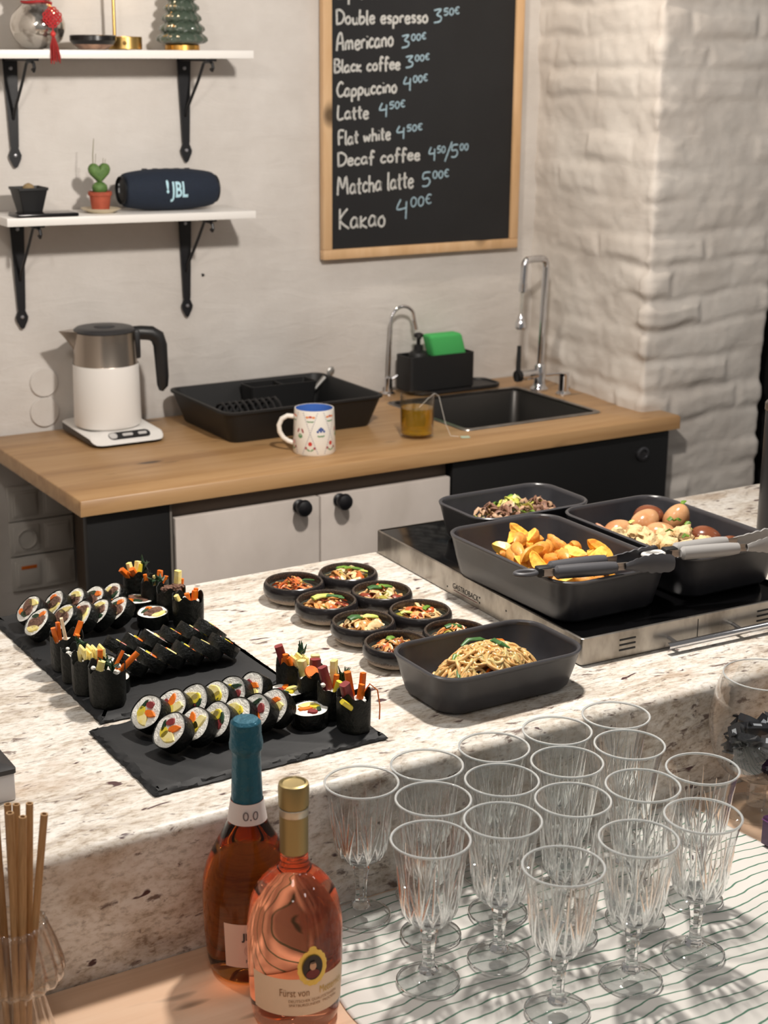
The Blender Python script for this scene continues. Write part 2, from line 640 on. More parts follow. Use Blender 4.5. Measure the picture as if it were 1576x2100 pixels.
def sink():
    t = thing('kitchen_sink', 'dark square inset sink with thin steel rim in the wooden worktop', 'sink', (2.130, 2.970, 0.74))
    w, d = 0.382, 0.332
    r = lambda a, b, z, rad: rrect(w-a, d-b, rad, 5, z=z)
    part('basin', MB().loft([r(0.002, 0.002, 0.1595, 0.016), r(0.012, 0.012, 0.150, 0.018), r(0.020, 0.020, 0.018, 0.025), r(0.06, 0.06, 0.004, 0.03)], 0, False, True),
         M('dark_basin_steel', (74, 72, 70), 0.38, 0.75), t, label='dark inset basin')
    part('rim', MB().loft([r(0.012, 0.012, 0.1595, 0.016), r(0.012, 0.012, 0.1625, 0.016), r(-0.012, -0.012, 0.1625, 0.02), r(-0.014, -0.014, 0.1602, 0.02)]), m_steel, t)
    part('drain', MB().lathe([(0, 0.007), (0.018, 0.006), (0.034, 0.008), (0.036, 0.005)], 28), m_chrome, t)
sink()

def cabinets():
    t = thing('sink_cabinet', 'two-door pale birch cabinet with round black knobs below the worktop', 'cabinet', (1.506, 2.98, 0))
    part('body', MB().box((0, 0.012, 0.471), (0.650, 0.54, 0.79), 0.001), M('brown_carcass_ply', (108, 94, 82), 0.6), t)  # dark brown rail shows above the doors
    part('plinth', MB().box((0, 0.03, 0.04), (0.64, 0.46, 0.078)), m_blackply, t)
    for s, x0, x1, kx in ((-1, -0.323, -0.001, -0.050), (1, 0.003, 0.323, 0.045)):
        d = part('door', MB().box(((x0+x1)/2, -0.270, 0.462), (x1-x0, 0.018, 0.740), 0.0015), m_birch, t)
        part('knob', MB().lathe([(0, 0), (0.013, 0), (0.014, 0.004), (0.008, 0.008), (0.008, 0.013), (0.015, 0.017), (0.0178, 0.024), (0.016, 0.031), (0.009, 0.035), (0, 0.036)], 28),
             m_iron, d, loc=(kx, -0.279, 0.8205), rot=(PI/2, 0, 0))
    t2 = thing('cupboard_end_panel', 'black upright end panel under the left end of the worktop', 'panel', (1.087, 2.98, 0))
    part('panel', MB().box((0, -0.267, 0.433), (0.170, 0.020, 0.866), 0.001), m_blackply, t2)
    part('edge_strip', MB().box((0.0875, -0.274, 0.433), (0.004, 0.008, 0.866)), M('grey_edge_band', (120, 114, 108), 0.5), t2)
    t3 = thing('undercounter_unit', 'black undercounter unit with one round lock below the sink', 'cabinet', (2.142, 2.98, 0))
    part('side_panel', MB().box((-0.298, 0.0, 0.433), (0.018, 0.52, 0.866), 0.001), m_blackply, t3)
    part('side_panel', MB().box((0.240, 0.0, 0.433), (0.018, 0.52, 0.866), 0.001), m_blackply, t3)
    part('bottom_panel', MB().box((-0.029, 0.0, 0.06), (0.52, 0.52, 0.018)), m_blackply, t3)
    d = part('door', MB().box((0, -0.270, 0.452), (0.614, 0.018, 0.82), 0.002), m_blackply, t3)
    part('lock', MB().lathe([(0, 0), (0.017, 0), (0.017, 0.004), (0.014, 0.006), (0.011, 0.006), (0.010, 0.003), (0, 0.003)], 28), M('dark_lock_metal', (96, 96, 100), 0.3, 0.8), d, loc=(0.228, -0.279, 0.816), rot=(PI/2, 0, 0))
cabinets()

def sockets():
    spec = [(0.741, ('rocker', 'rocker'), 'topmost white double switch plate in the shadow under the worktop end'),
            (0.660, ('socket', 'rocker'), 'middle white plate with a round socket under the worktop end'),
            (0.578, ('lit', 'rocker'), 'lowest white switch plate with an orange mark under the worktop end')]
    for z, mods, lab in spec:
        t = thing('switch_plate', lab, 'switch', (1.103, 3.270, z), group='switch plates under the worktop')
        part('plate', MB().box((0, -0.004, 0), (0.148, 0.010, 0.079), 0.003), m_offwhite, t)
        for k, m in enumerate(mods):
            x = -0.036+0.072*k
            part('surround', MB().box((x, -0.0095, 0), (0.060, 0.004, 0.060), 0.0015), m_offwhite, t)
            if m == 'socket':
                part('socket', MB().lathe([(0.022, 0), (0.0225, 0.004), (0.0200, 0.004), (0.0195, -0.006), (0, -0.006)], 30), m_offwhite, t, loc=(x, -0.0112, 0), rot=(PI/2, 0, 0))
            else:
                r = part('rocker', MB().box((x, -0.0125, 0), (0.050, 0.004, 0.050), 0.0015), m_offwhite, t, rot=(0.03, 0, 0))
                if m == 'lit':
                    part('indicator', MB().box((x, -0.0148, 0.0165), (0.036, 0.001, 0.008), 0.0003), M('orange_indicator', (214, 110, 40), 0.4), r)
sockets()
for k, (x, z, r, lab) in enumerate(((1.130, 1.007, 0.0325, 'upper round painted cover plate on the wall left of the kettle'), (1.128, 0.9405, 0.0335, 'lower round painted cover plate on the wall just above the worktop'))):
    solo('round_cover_plate', MB().lathe([(0, 0.005), (r-0.002, 0.005), (r-0.0005, 0.0035), (r, 0), (r, -0.004)], 48), m_plaster, lab, 'cover plate', (x, 3.2735, z), (PI/2, 0, 0), 'round cover plates')
solo('wall_nail', MB().lathe([(0, 0.004), (0.003, 0.003), (0.003, -0.01)], 12), m_black, 'tiny dark nail head in the plaster wall right of the lower shelf bracket', 'nail', (1.52, 3.272, 1.219), (PI/2, 0, 0))

# ------------------------------------------------------------------ kettle
def kettle():
    K = (1.228, 3.150)
    b = thing('kettle_base', 'white kettle base with a dark button strip on the worktop', 'kettle base', (K[0]+0.008, K[1]-0.002, 0.9))
    def hz(y):
        q = min(1, max(0, (y+0.108)/0.046))
        q = q*q*(3-2*q)
        return 0.009+0.017*q
    rings = []
    for ins, top, dz in ((0.010, 0, 0.002), (0.0, 0, 0.007), (0.0, 1, -0.003), (0.002, 1, -0.0008), (0.006, 1, 0), (0.02, 1, 0), (0.04, 1, 0), (0.06, 1, 0)):
        ring = rrect(0.166-2*ins, 0.216-2*ins, 0.028 if ins < 0.02 else 0.01, 6)
        rings.append([(x, y, (hz(y)+dz) if top else dz) for x, y, _ in ring])
    body = MB().loft(rings[2:], 0, False, True).loft(rings[:3], 1, True, False)
    bb = part('housing', body, [m_white, M('grey_housing_underside', (70, 66, 62), 0.5)], b)
    # control strip lies on the sloping front
    def strip(cx, cy, w, d, lift, mb, mi=0):
        ring = rrect(w, d, d*0.48, 5, cx, cy)
        mb.loft([[(x, y, hz(y)+lift-0.001) for x, y, _ in ring], [(x, y, hz(y)+lift) for x, y, _ in ring]], mi, False, True)
    mb = MB()
    strip(0.006, -0.083, 0.094, 0.021, 0.0012, mb)
    cp = part('control_strip', mb, m_black, b)
    for x, w, d in ((-0.031, 0.018, 0.015), (0.002, 0.024, 0.0065), (0.036, 0.020, 0.0065)):
        mb = MB()
        strip(x, -0.083, w, d, 0.0022, mb)
        part('button', mb, M('pale_button', (196, 194, 192), 0.4), cp)
    t = thing('electric_kettle', 'white and steel electric kettle with black lid and handle', 'kettle', (K[0], K[1], 0.9265))
    part('sleeve', MB().lathe([(0, 0), (0.066, 0), (0.0715, 0.004), (0.0725, 0.012), (0.0705, 0.134), (0.0700, 0.136)], 64), m_white, t, label='white plastic sleeve')
    part('steel_band', MB().lathe([(0.0690, 0.1358), (0.0685, 0.137), (0.0655, 0.205), (0.0635, 0.2065), (0.058, 0.2068)], 64),
         M('warm_brushed_steel', (172, 160, 148), 0.26, 1.0), t)
    part('lid', MB().lathe([(0.0655, 0.2060), (0.0655, 0.2095), (0.060, 0.2135), (0.045, 0.2150), (0.024, 0.2150), (0.022, 0.2175), (0.015, 0.2195), (0, 0.2195)], 56), M('charcoal_lid_plastic', (52, 52, 54), 0.42), t, label='charcoal lid')
    # spout points left
    sp = MB()
    rings = []
    for z, out, hw in ((0.150, 0.066, 0.002), (0.175, 0.082, 0.011), (0.195, 0.099, 0.015), (0.2085, 0.112, 0.016)):
        rings.append([(-0.060, hw*1.5, z), (-out*0.86+0.004, hw*0.35, z), (-out*0.86-0.001, 0, z), (-out*0.86+0.004, -hw*0.35, z), (-0.060, -hw*1.5, z)])
    sp.loft(rings, 0, True, True)
    part('spout', sp, M('warm_brushed_steel', (0, 0, 0)), t, rot=(0, 0, math.radians(-14)), angle=50)
    h = MB()
    P = [(0.050, 0, 0.197), (0.078, 0, 0.198), (0.100, 0, 0.196), (0.114, 0, 0.187), (0.1195, 0, 0.169), (0.1210, 0, 0.135), (0.1225, 0, 0.10), (0.1220, 0, 0.080), (0.1185, 0, 0.068)]
    h.tube(P, [0.0155, 0.0155, 0.016, 0.0165, 0.0155, 0.0145, 0.0140, 0.0125, 0.005], 16, upv=(0, 1, 0), flat=0.85)
    part('handle', h, M('black_handle_plastic', (26, 26, 27), 0.42), t, rot=(0, 0, math.radians(-14)), label='black angular handle')
    part('hinge_block', MB().box((0.067, 0, 0.175), (0.016, 0.03, 0.062), 0.004), m_plastic, t, rot=(0, 0, math.radians(-14)))
kettle()

# ------------------------------------------------------------------ dish rack
def rack():
    t = thing('dish_drainer', 'black plastic dish drainer tray standing behind the patterned mug', 'dish rack', (1.605, 3.080, 0.9))
    w, d = 0.350, 0.262
    r = lambda g, z, rad=0.02: rrect(w+g, d+g, rad, 5, z=z)
    part('tray', MB().loft([r(-0.006, 0.0), r(0.0, 0.004), r(0.040, 0.066, 0.025), r(0.050, 0.068, 0.028), r(0.050, 0.073, 0.028), r(0.036, 0.073, 0.024), r(0.030, 0.066, 0.023), r(-0.008, 0.007, 0.018), r(-0.03, 0.006, 0.016)], 0, True, True), m_black, t)
    for k in range(9):
        P = [(-0.135+0.0165*k, -0.060+0.020*q, 0.008+0.052*math.sin(PI*q/6)) for q in range(7)]
        part('plate_rib', MB().tube(P, 0.0035, 6), m_plastic, t)
    cb = MB()
    cb.loft([rrect(0.16, 0.055, 0.008, 4, 0.06, 0.10, 0.006), rrect(0.172, 0.062, 0.008, 4, 0.06, 0.10, 0.072), rrect(0.166, 0.056, 0.006, 4, 0.06, 0.10, 0.072), rrect(0.152, 0.050, 0.006, 4, 0.06, 0.10, 0.012)], 0, True, True)
    cb.box((0.06, 0.10, 0.040), (0.003, 0.052, 0.060))
    part('cutlery_compartment', cb, m_black, t)
    s = MB()
    s.tube([(0, 0, 0), (0.02, 0, 0.045), (0.036, 0, 0.085)], [0.003, 0.004, 0.006], 8)
    s.blob((0.046, 0, 0.102), (0.010, 0.004, 0.013), 2, 0)
    solo('spoon', s, M('dull_spoon_steel', (170, 168, 164), 0.4, 0.8), 'grey spoon leaning in the cutlery compartment of the drainer', 'spoon', (1.722, 3.185, 0.9085), (0, math.radians(25), 0))
rack()

# ------------------------------------------------------------------ patterned mug
def mug():
    t = thing('patterned_mug', 'white floral diamond-patterned mug with blue inside on the worktop', 'mug', (1.552, 2.806, 0.9), (0, 0, math.radians(-31.6)))
    R = lambda z: 0.0455-0.0035*(z/0.095)
    part('body', MB().lathe([(0, 0.001), (0.040, 0.001), (0.0435, 0.0), (R(0.004), 0.004), (R(0.05), 0.05), (R(0.092), 0.092), (0.0412, 0.0948), (0.0392, 0.0945)], 64), M('cream_glazed_ceramic', (238, 232, 222), 0.22), t)
    part('inside', MB().lathe([(0.0393, 0.0945), (0.0385, 0.088), (0.0395, 0.02), (0.030, 0.007), (0, 0.006)], 48), M('blue_glaze', (72, 112, 190), 0.25), t, label='blue glazed inside')
    P = [(-0.040, 0, 0.075), (-0.056, 0, 0.0765), (-0.068, 0, 0.070), (-0.0745, 0, 0.056), (-0.073, 0, 0.042), (-0.066, 0, 0.030), (-0.055, 0, 0.022), (-0.043, 0, 0.018)]
    part('handle', MB().tube(P, 0.0052, 12, flat=1.0), M('cream_glazed_ceramic', (0, 0, 0)), t)
    cols = [srgb((58, 84, 150)), srgb((196, 60, 52)), srgb((228, 130, 60)), srgb((92, 140, 92)), srgb((140, 140, 160)), srgb((150, 40, 52))]
    ms = []
    for k, c in enumerate(((58, 84, 150), (200, 60, 50), (232, 140, 70), (98, 146, 98), (150, 146, 158), (158, 46, 56))):
        ms.append(M('mug_print_%s' % ('blue', 'red', 'orange', 'green', 'grey', 'crimson')[k], c, 0.3))
    pr = MB()
    def at(a, z, off=0.0003):
        return ((R(z)+off)*math.cos(a), (R(z)+off)*math.sin(a), z)
    def dot(a, z, ra, rz, mi, n=10, rot=0.0):
        c, s = math.cos(rot), math.sin(rot)
        ring = []
        for k in range(n):
            x, y = 1.3*ra*math.cos(2*PI*k/n), 1.3*rz*math.sin(2*PI*k/n)
            ring.append(at(a+(c*x-s*y)/0.044, z+s*x+c*y))
        pr.add(ring, [tuple(range(n))], mi)
    N = 6
    da = 2*PI/N
    a0 = -PI/2-0.15
    z0, z1, zm = 0.006, 0.090, 0.048
    for k in range(N*1):
        A = a0+k*da
        for (za, zb, aa, ab) in ((zm, z1+0.02, A, A+da/2), (zm, z1+0.02, A, A-da/2), (zm, z0-0.02, A, A+da/2), (zm, z0-0.02, A, A-da/2)):
            for q in range(14):
                f = (q+0.5)/14
                z = za+(zb-za)*f
                if 0.004 < z < 0.091:
                    dot(aa+(ab-aa)*f, z, 0.0014, 0.0007, 4, 6, 0.7 if (zb-za)*(ab-aa) > 0 else -0.7)
        # motif in the diamond to the right (centred A+da/2, zm) and half motifs above and below A
        m = k % 3
        B = A+da/2
        if m == 0:
            for dx, dz in ((-0.007, 0), (-0.0035, 0.004), (0, 0.0065), (0.0035, 0.004), (0.007, 0), (0, 0.0005)):
                dot(B+dx/0.044, zm+0.004+dz, 0.0019, 0.0022, 0)
            for dx in (-0.005, 0, 0.005):
                dot(B+dx/0.044, zm-0.006, 0.0028, 0.0012, 3, 8, dx*90)
        else:
            for s in (-1, 1):
                dot(B+s*0.0055/0.044, zm+0.005, 0.0016, 0.0042, 5, 10, s*0.4)
                dot(B+s*0.003/0.044, zm-0.005, 0.0012, 0.0036, 3, 8, s*0.6)
            dot(B, zm-0.0085, 0.0032, 0.0022, 3)
        for s in (-1, 0, 1):
            dot(A+s*0.007/0.044, 0.083-abs(s)*0.001, 0.0028, 0.0018, 2 if s else 1)
            dot(A+s*0.005/0.044, 0.073, 0.0026, 0.0010, 3, 8, s*0.5)
        dot(A, 0.026, 0.0033, 0.0035, 1)
        for s in (-1, 1):
            dot(A+s*0.009/0.044, 0.017, 0.0018, 0.0022, 5)
            dot(A+s*0.004/0.044, 0.013, 0.0034, 0.0012, 3, 8, s*0.6)
    part('floral_print', pr, ms, t, label='red, blue and green printed flowers', smooth=False)
mug()

# ------------------------------------------------------------------ glass of tea
def tea():
    L = (1.813, 2.812)
    t = thing('tea_glass', 'straight clear glass of amber tea on the worktop by the sink', 'glass', (L[0], L[1], 0.9))
    part('glass_wall', MB().lathe([(0, 0.0), (0.034, 0.0), (0.0365, 0.003), (0.0375, 0.094), (0.0370, 0.0955), (0.0362, 0.0945), (0.0350, 0.009), (0.030, 0.007), (0, 0.007)], 48), thin_glass('thin_tumbler_glass'), t)
    part('tea', MB().lathe([(0, 0.0075), (0.0300, 0.0075), (0.0348, 0.0100), (0.0357, 0.066), (0, 0.066)], 48), glass_mat('amber_tea', srgb((222, 172, 44)), 1.2, 0.72), t, label='amber tea')
    b = MB()
    bag = [[(x*k, 0.004*s*(1-abs(k-0.5)), z) for x, s in ((-0.02, 0), (-0.012, 1), (0.012, 1), (0.02, 0), (0.012, -1), (-0.012, -1))] for z, k in ((0, 0.9), (0.012, 1.0), (0.026, 0.9), (0.034, 0.45))]
    b.loft(bag, 0, True, True)
    tb = thing('tea_bag', 'dark tea bag steeping in the amber tea, its tag on the worktop', 'tea bag', (L[0]-0.006, L[1]-0.004, 0.9255), (0, 0, -0.4))
    part('bag', b, M('wet_tea_paper', (96, 78, 34), 0.8), tb)
    q = Matrix.Rotation(0.4, 3, 'Z')
    def loc(x, y, z):
        return tuple(q @ Vector((x-L[0]+0.006, y-L[1]+0.004, z-0.9255)))
    part('string', MB().tube([loc(L[0]-0.004, L[1], 0.958), loc(L[0]+0.020, L[1]-0.012, 0.985), loc(L[0]+0.0335, L[1]-0.018, 0.9970), loc(L[0]+0.042, L[1]-0.022, 0.99), loc(L[0]+0.055, L[1]-0.030, 0.93), loc(L[0]+0.064, L[1]-0.038, 0.9022), loc(L[0]+0.076, L[1]-0.052, 0.9016)], 0.0005, 5), M('white_string', (232, 228, 220), 0.8), tb)
    part('tag', MB().box(loc(L[0]+0.088, L[1]-0.060, 0.9012), (0.020, 0.016, 0.0012), 0.0004), M('pale_green_tag', (188, 206, 184), 0.6), tb)
tea()

# ------------------------------------------------------------------ taps, soap, sponge
def taps():
    t = thing('kitchen_faucet', 'tall chrome kitchen faucet with hanging spray hose and black lever', 'faucet', (2.352, 3.083, 0.9))
    part('base', MB().lathe([(0, 0), (0.023, 0), (0.023, 0.005), (0.016, 0.012), (0.014, 0.020), (0.014, 0.062), (0.011, 0.068), (0, 0.068)], 32), m_chrome, t)
    P = [(0.001, 0, 0.066), (0.004, 0, 0.18), (0.008, 0, 0.308)] + [(0.008-0.016+0.016*math.cos(a), 0, 0.312+0.018*math.sin(a)) for a in (0.4, 0.8, 1.2, PI/2)] + [(-0.03, 0, 0.330), (-0.044, 0, 0.329)] + [(-0.044-0.014*math.sin(a), 0, 0.315+0.014*math.cos(a)) for a in (0.4, 0.8, 1.2, PI/2)] + [(-0.0595, 0, 0.285), (-0.0605, 0, 0.266)]
    part('spout', MB().tube(P, 0.0088, 16), m_chrome, t)
    part('hose_collar', MB().tube([(-0.0605, 0, 0.272), (-0.061, 0, 0.252)], 0.0105, 16), m_chrome, t)
    sp = [(-0.0615-0.002*k/90+0.0045*math.cos(k*0.9), 0.0045*math.sin(k*0.9), 0.254-0.062*k/90) for k in range(91)]
    part('spring_hose', MB().tube(sp, 0.0014, 5), M('spring_white_steel', (224, 222, 214), 0.25, 0.6), t)
    part('spray_head', MB().lathe([(0, 0.196), (0.006, 0.196), (0.010, 0.182), (0.0135, 0.176), (0.0140, 0.164), (0.011, 0.160), (0, 0.160)], 24), m_chrome, t, loc=(-0.064, 0, 0))
    part('lever_body', MB().tube([(-0.010, 0, 0.043), (-0.060, 0, 0.042)], [0.0125, 0.0125], 18), m_chrome, t)
    lv = part('lever', MB().tube([(-0.066, 0, 0.030), (-0.067, 0, 0.060), (-0.066, 0, 0.118)], [0.010, 0.006, 0.005], 12), m_black, t, label='black upright lever')
    part('lever_cap', MB().tube([(-0.060, 0, 0.042), (-0.072, 0, 0.042)], 0.0145, 18), m_black, t)
    s = thing('soap_dispenser', 'short chrome soap dispenser with thin spout right of the faucet', 'soap dispenser', (2.372, 3.010, 0.9))
    part('body', MB().lathe([(0, 0), (0.019, 0), (0.019, 0.004), (0.0125, 0.010), (0.0115, 0.044), (0.0125, 0.047), (0.0125, 0.055), (0, 0.056)], 28), m_chrome, s)
    part('spout', MB().tube([(0, 0, 0.052), (-0.022, 0.010, 0.052), (-0.042, 0.018, 0.050)], 0.0035, 10), m_chrome, s)
    f = thing('filter_tap', 'slim gooseneck chrome water tap at the wall behind the drainer', 'tap', (1.992, 3.222, 0.9))
    part('base', MB().lathe([(0, 0), (0.017, 0), (0.017, 0.004), (0.010, 0.009), (0.009, 0.042), (0.005, 0.046), (0, 0.046)], 24), m_chrome, f)
    P = [(0, 0, 0.04), (0.003, 0, 0.12), (0.006, 0, 0.175)] + [(0.006+0.034-0.034*math.cos(a), 0, 0.182+0.034*math.sin(a)) for a in [PI*q/12 for q in range(1, 11)]] + [(0.0785, 0, 0.160)]
    part('gooseneck', MB().tube(P, 0.0042, 12), m_chrome, f)
    part('lever', MB().tube([(0.004, 0, 0.036), (0.022, -0.006, 0.047)], [0.004, 0.003], 8), m_chrome, f)
    part('nozzle', MB().tube([(0.0725, 0, 0.180), (0.079, 0, 0.156)], 0.0052, 12), m_chrome, f)

    tr = MB()
    r = lambda w, d, z: rrect(w, d, 0.03, 5, z=z)
    tr.loft([r(0.250, 0.094, 0), r(0.256, 0.100, 0.002), r(0.256, 0.100, 0.009), r(0.248, 0.092, 0.009), r(0.244, 0.088, 0.005)], 0, True, True)
    solo('drip_tray', tr, m_plastic, 'flat black drip tray between the caddy and the sink', 'tray', (2.166, 3.203, 0.9022))
    c = thing('sponge_caddy', 'black upright sink caddy holding the soap pump and green sponge', 'caddy', (2.121, 3.209, 0.9075))
    part('box', MB().loft([rrect(0.186, 0.066, 0.010, 4, z=0), rrect(0.192, 0.072, 0.010, 4, z=0.003), rrect(0.192, 0.072, 0.010, 4, z=0.088), rrect(0.184, 0.064, 0.008, 4, z=0.088), rrect(0.184, 0.064, 0.008, 4, z=0.055)], 0, True, True), m_black, c)
    part('divider', MB().box((-0.020, 0, 0.066), (0.004, 0.064, 0.036)), m_black, c)
    p = thing('soap_pump_bottle', 'black soap pump bottle in the left half of the caddy', 'soap pump', (2.070, 3.209, 0.9630))
    part('bottle', MB().lathe([(0, 0), (0.024, 0), (0.026, 0.003), (0.026, 0.028), (0.022, 0.038), (0.012, 0.044), (0, 0.044)], 28), m_black, p)
    part('pump', MB().lathe([(0.0115, 0.044), (0.0115, 0.056), (0.005, 0.058), (0.005, 0.074), (0.012, 0.077), (0.012, 0.084), (0.006, 0.087), (0, 0.087)], 20).tube([(0, 0, 0.081), (-0.012, -0.020, 0.081), (-0.014, -0.028, 0.078)], 0.004, 8), m_black, p)
    sp = MB().box((0, 0, 0), (0.098, 0.040, 0.078), 0.009, 3)
    for k, v in enumerate(sp.v):
        sp.v[k] = (v[0]-v[2]*0.30, v[1], v[2])
    solo('green_sponge', sp, M('green_sponge_foam', (70, 172, 92), 0.9, bump=(220, 0.5, 0.002)), 'bright green sponge sticking out of the black caddy', 'sponge', (2.150, 3.209, 1.0045))
taps()
# ------------------------------------------------------------------ wall shelves and brackets
SH = [(1.7025, 0.0, 'upper'), (1.3700, -0.007, 'lower')]
def shelf(zc, tilt, which):
    mb = MB().box((0, 0, 0), (0.562, 0.158, 0.0168), 0.0012)
    o = solo('wall_shelf', mb, m_white, which+' white wall shelf on black iron brackets', 'shelf', (1.297, 3.192, zc), (0, -tilt if tilt else 0, 0), 'white wall shelves')
    o.rotation_euler = (0, math.radians(0.75) if which == 'lower' else math.radians(-0.35), 0)
for a in SH:
    shelf(*a)

def bracket(x, ztop, H, label):
    t = thing('shelf_bracket', label, 'bracket', (x, 3.2695, ztop), group='black iron shelf brackets')
    # wall leg with a spear tip, lying on the wall
    w0, w1 = 0.0155, 0.0085
    out = [(-w0, 0), (-w1, -H+0.045), (-0.0075, -H+0.040), (-0.0135, -H+0.026), (-0.0120, -H+0.018), (-0.004, -H+0.002), (0, -H), (0.004, -H+0.002), (0.0120, -H+0.018), (0.0135, -H+0.026), (0.0075, -H+0.040), (w1, -H+0.045), (w0, 0)]
    mb = MB().loft([[(a, -0.005, b) for a, b in out], [(a, 0.0, b) for a, b in out]], 0, True, True)
    part('wall_leg', mb, m_iron, t, smooth=False)
    part('shelf_arm', MB().box((0, -0.072, -0.0025), (0.026, 0.142, 0.005), 0.001), m_iron, t)
    P = [(0, -0.005, -H*0.55), (0, -0.018, -H*0.46), (0, -0.075, -0.045), (0, -0.104, -0.010), (0, -0.112, -0.0058), (0, -0.138, -0.0058), (0, -0.148, -0.010), (0, -0.151, -0.018), (0, -0.146, -0.024), (0, -0.140, -0.021)]
    part('curved_strut', MB().tube(P, 0.0034, 8), m_iron, t)
    for z in (-0.020, -H+0.026):
        part('screw', MB().lathe([(0, 0.003), (0.003, 0.0025), (0.0042, 0.0)], 14), m_screw, t, loc=(0, -0.0052, z), rot=(PI/2, 0, 0), label='zinc screw head')
bracket(1.092, 1.6928, 0.222, 'left black iron bracket under the upper shelf')
bracket(1.484, 1.6945, 0.222, 'right black iron bracket under the upper shelf')
bracket(1.087, 1.3640, 0.234, 'left black iron bracket under the lower shelf')
bracket(1.476, 1.3585, 0.232, 'right black iron bracket under the lower shelf')

# ------------------------------------------------------------------ things on the upper shelf
ZU = 1.7122
def gourd():
    t = thing('gourd_vase', 'silvery double-gourd glass vase on the upper shelf', 'vase', (1.127, 3.187, ZU))
    prof = [(0, 0), (0.026, 0), (0.034, 0.004), (0.048, 0.018), (0.0550, 0.036), (0.0555, 0.048), (0.051, 0.062), (0.041, 0.076), (0.031, 0.084), (0.0285, 0.089), (0.030, 0.095), (0.037, 0.105), (0.041, 0.118), (0.039, 0.133), (0.030, 0.146), (0.016, 0.154), (0.011, 0.165), (0.010, 0.180), (0, 0.180)]
    part('body', MB().lathe(prof, 48), M('mercury_glass', (206, 200, 192), 0.13, 0.92, col2=(128, 118, 108), nscale=26, lo=0.50, hi=0.66), t)
    part('neck_cord', MB().tube([(0.0295*math.cos(a), 0.0295*math.sin(a), 0.0895+0.001*math.sin(3*a)) for a in [2*PI*k/28 for k in range(29)]], 0.0024, 8), m_red, t, label='red cord round the waist')
    d = thing('knot_tassel', 'red knotted ornament with tassel hanging from the silvery vase', 'tassel', (1.133, 3.1155, 1.772))
    k = MB()
    dg = math.sqrt(0.5)
    for s in range(-2, 3):
        o = s*0.0058
        for q in (-1, 1):
            e = 0.0140
            P = [(dg*(u+q*o)*1.0, 0.0012*math.cos(u*540+s*PI)*q, dg*(q*u-o)) for u in (-e, -e/2, 0, e/2, e)]
            k.tube(P, 0.0020, 6)
    for s in range(4):
        A = s*PI/2+PI/4
        for off in (-0.0075, 0.0, 0.0075):
            cx_, cz_ = 0.0140*math.cos(A)-off*math.sin(A), 0.0140*math.sin(A)+off*math.cos(A)
            k.tube([(cx_-0.0030*math.sin(A+B)*0+0.0038*math.cos(A+B), 0, cz_+0.0038*math.sin(A+B)) for B in (-1.6, -0.9, 0, 0.9, 1.6)], 0.0015, 6)
    part('knot', k, m_red, d)
    part('bead', MB().blob((0, 0, -0.032), (0.0055, 0.0055, 0.0065), 2, 0), M('red_bead', (196, 52, 48), 0.25), d)
    part('cord', MB().tube([(0, 0.0, 0.024), (-0.002, 0.010, 0.029), (-0.003, 0.028, 0.0300)], 0.0016, 6).tube([(0, 0, -0.014), (0, 0, -0.040)], 0.0015, 6), m_red, d)
    ts = MB()
    for q in range(26):
        A = q*2.4
        r = 0.0085*math.sqrt((q+0.5)/26)
        ts.tube([(r*0.3*math.cos(A), r*0.3*math.sin(A)-0.002, -0.038), (r*math.cos(A), r*math.sin(A)-0.004, -0.055), (r*1.35*math.cos(A)+0.002, r*1.1*math.sin(A)-0.004, -0.078-0.012*rnd.random())], 0.0011, 5)
    part('tassel_threads', ts, M('dark_red_threads', (150, 34, 32), 0.8), d)
gourd()
sh = MB().lathe([(0, 0), (0.026, 0), (0.030, 0.002), (0.042, 0.010), (0.0478, 0.018), (0.0475, 0.027), (0.045, 0.0285), (0.043, 0.026), (0.030, 0.010), (0, 0.008)], 44)
for k in range(len(sh.f)):
    zc = sum(sh.v[i][2] for i in sh.f[k])/len(sh.f[k])
    sh.mi[k] = 1 if zc < 0.0125 else 0
solo('small_dish', sh, [M('black_dish_glaze', (22, 20, 20), 0.25), M('bronze_dish_glaze', (176, 140, 116), 0.4, col2=(120, 90, 74), nscale=60)], 'small black dish with bronze underside on the upper shelf', 'dish', (1.236, 3.165, ZU-0.0008))

def table_lamp():
    t = thing('table_lamp', 'brass table lamp with round base on the upper shelf', 'lamp', (1.322, 3.205, ZU))
    part('base', MB().cyl((0, 0, 0), 0.036, 0.026, 48, bev=0.0012), m_brass, t)
    part('dimmer_knob', MB().lathe([(0, 0.004), (0.004, 0.0035), (0.0045, 0)], 16), M('dark_brass', (110, 84, 46), 0.35, 0.9), t, loc=(-0.014, -0.0332, 0.013), rot=(PI/2, 0, math.radians(-23)))
    part('stem', MB().tube([(-0.020, 0.006, 0.024), (-0.020, 0.006, 0.255)], 0.0036, 14), m_brass, t)
    part('shade', MB().lathe([(0.068, 0.205), (0.066, 0.225), (0.050, 0.250), (0.025, 0.262), (0, 0.265), (0, 0.2630), (0.024, 0.260), (0.048, 0.248), (0.064, 0.224), (0.0665, 0.205)], 40, (-0.02, 0.006, 0)), m_brass, t)
    b = part('bulb', MB().blob((-0.02, 0.006, 0.238), (0.012, 0.012, 0.010), 2, 0), M('bulb_glass', (255, 240, 215), 0.4), t)
    lamp('table_lamp_bulb', 'POINT', (1.302, 3.17, 1.93), 0.55, (1.0, 0.76, 0.50), 0.02)
table_lamp()

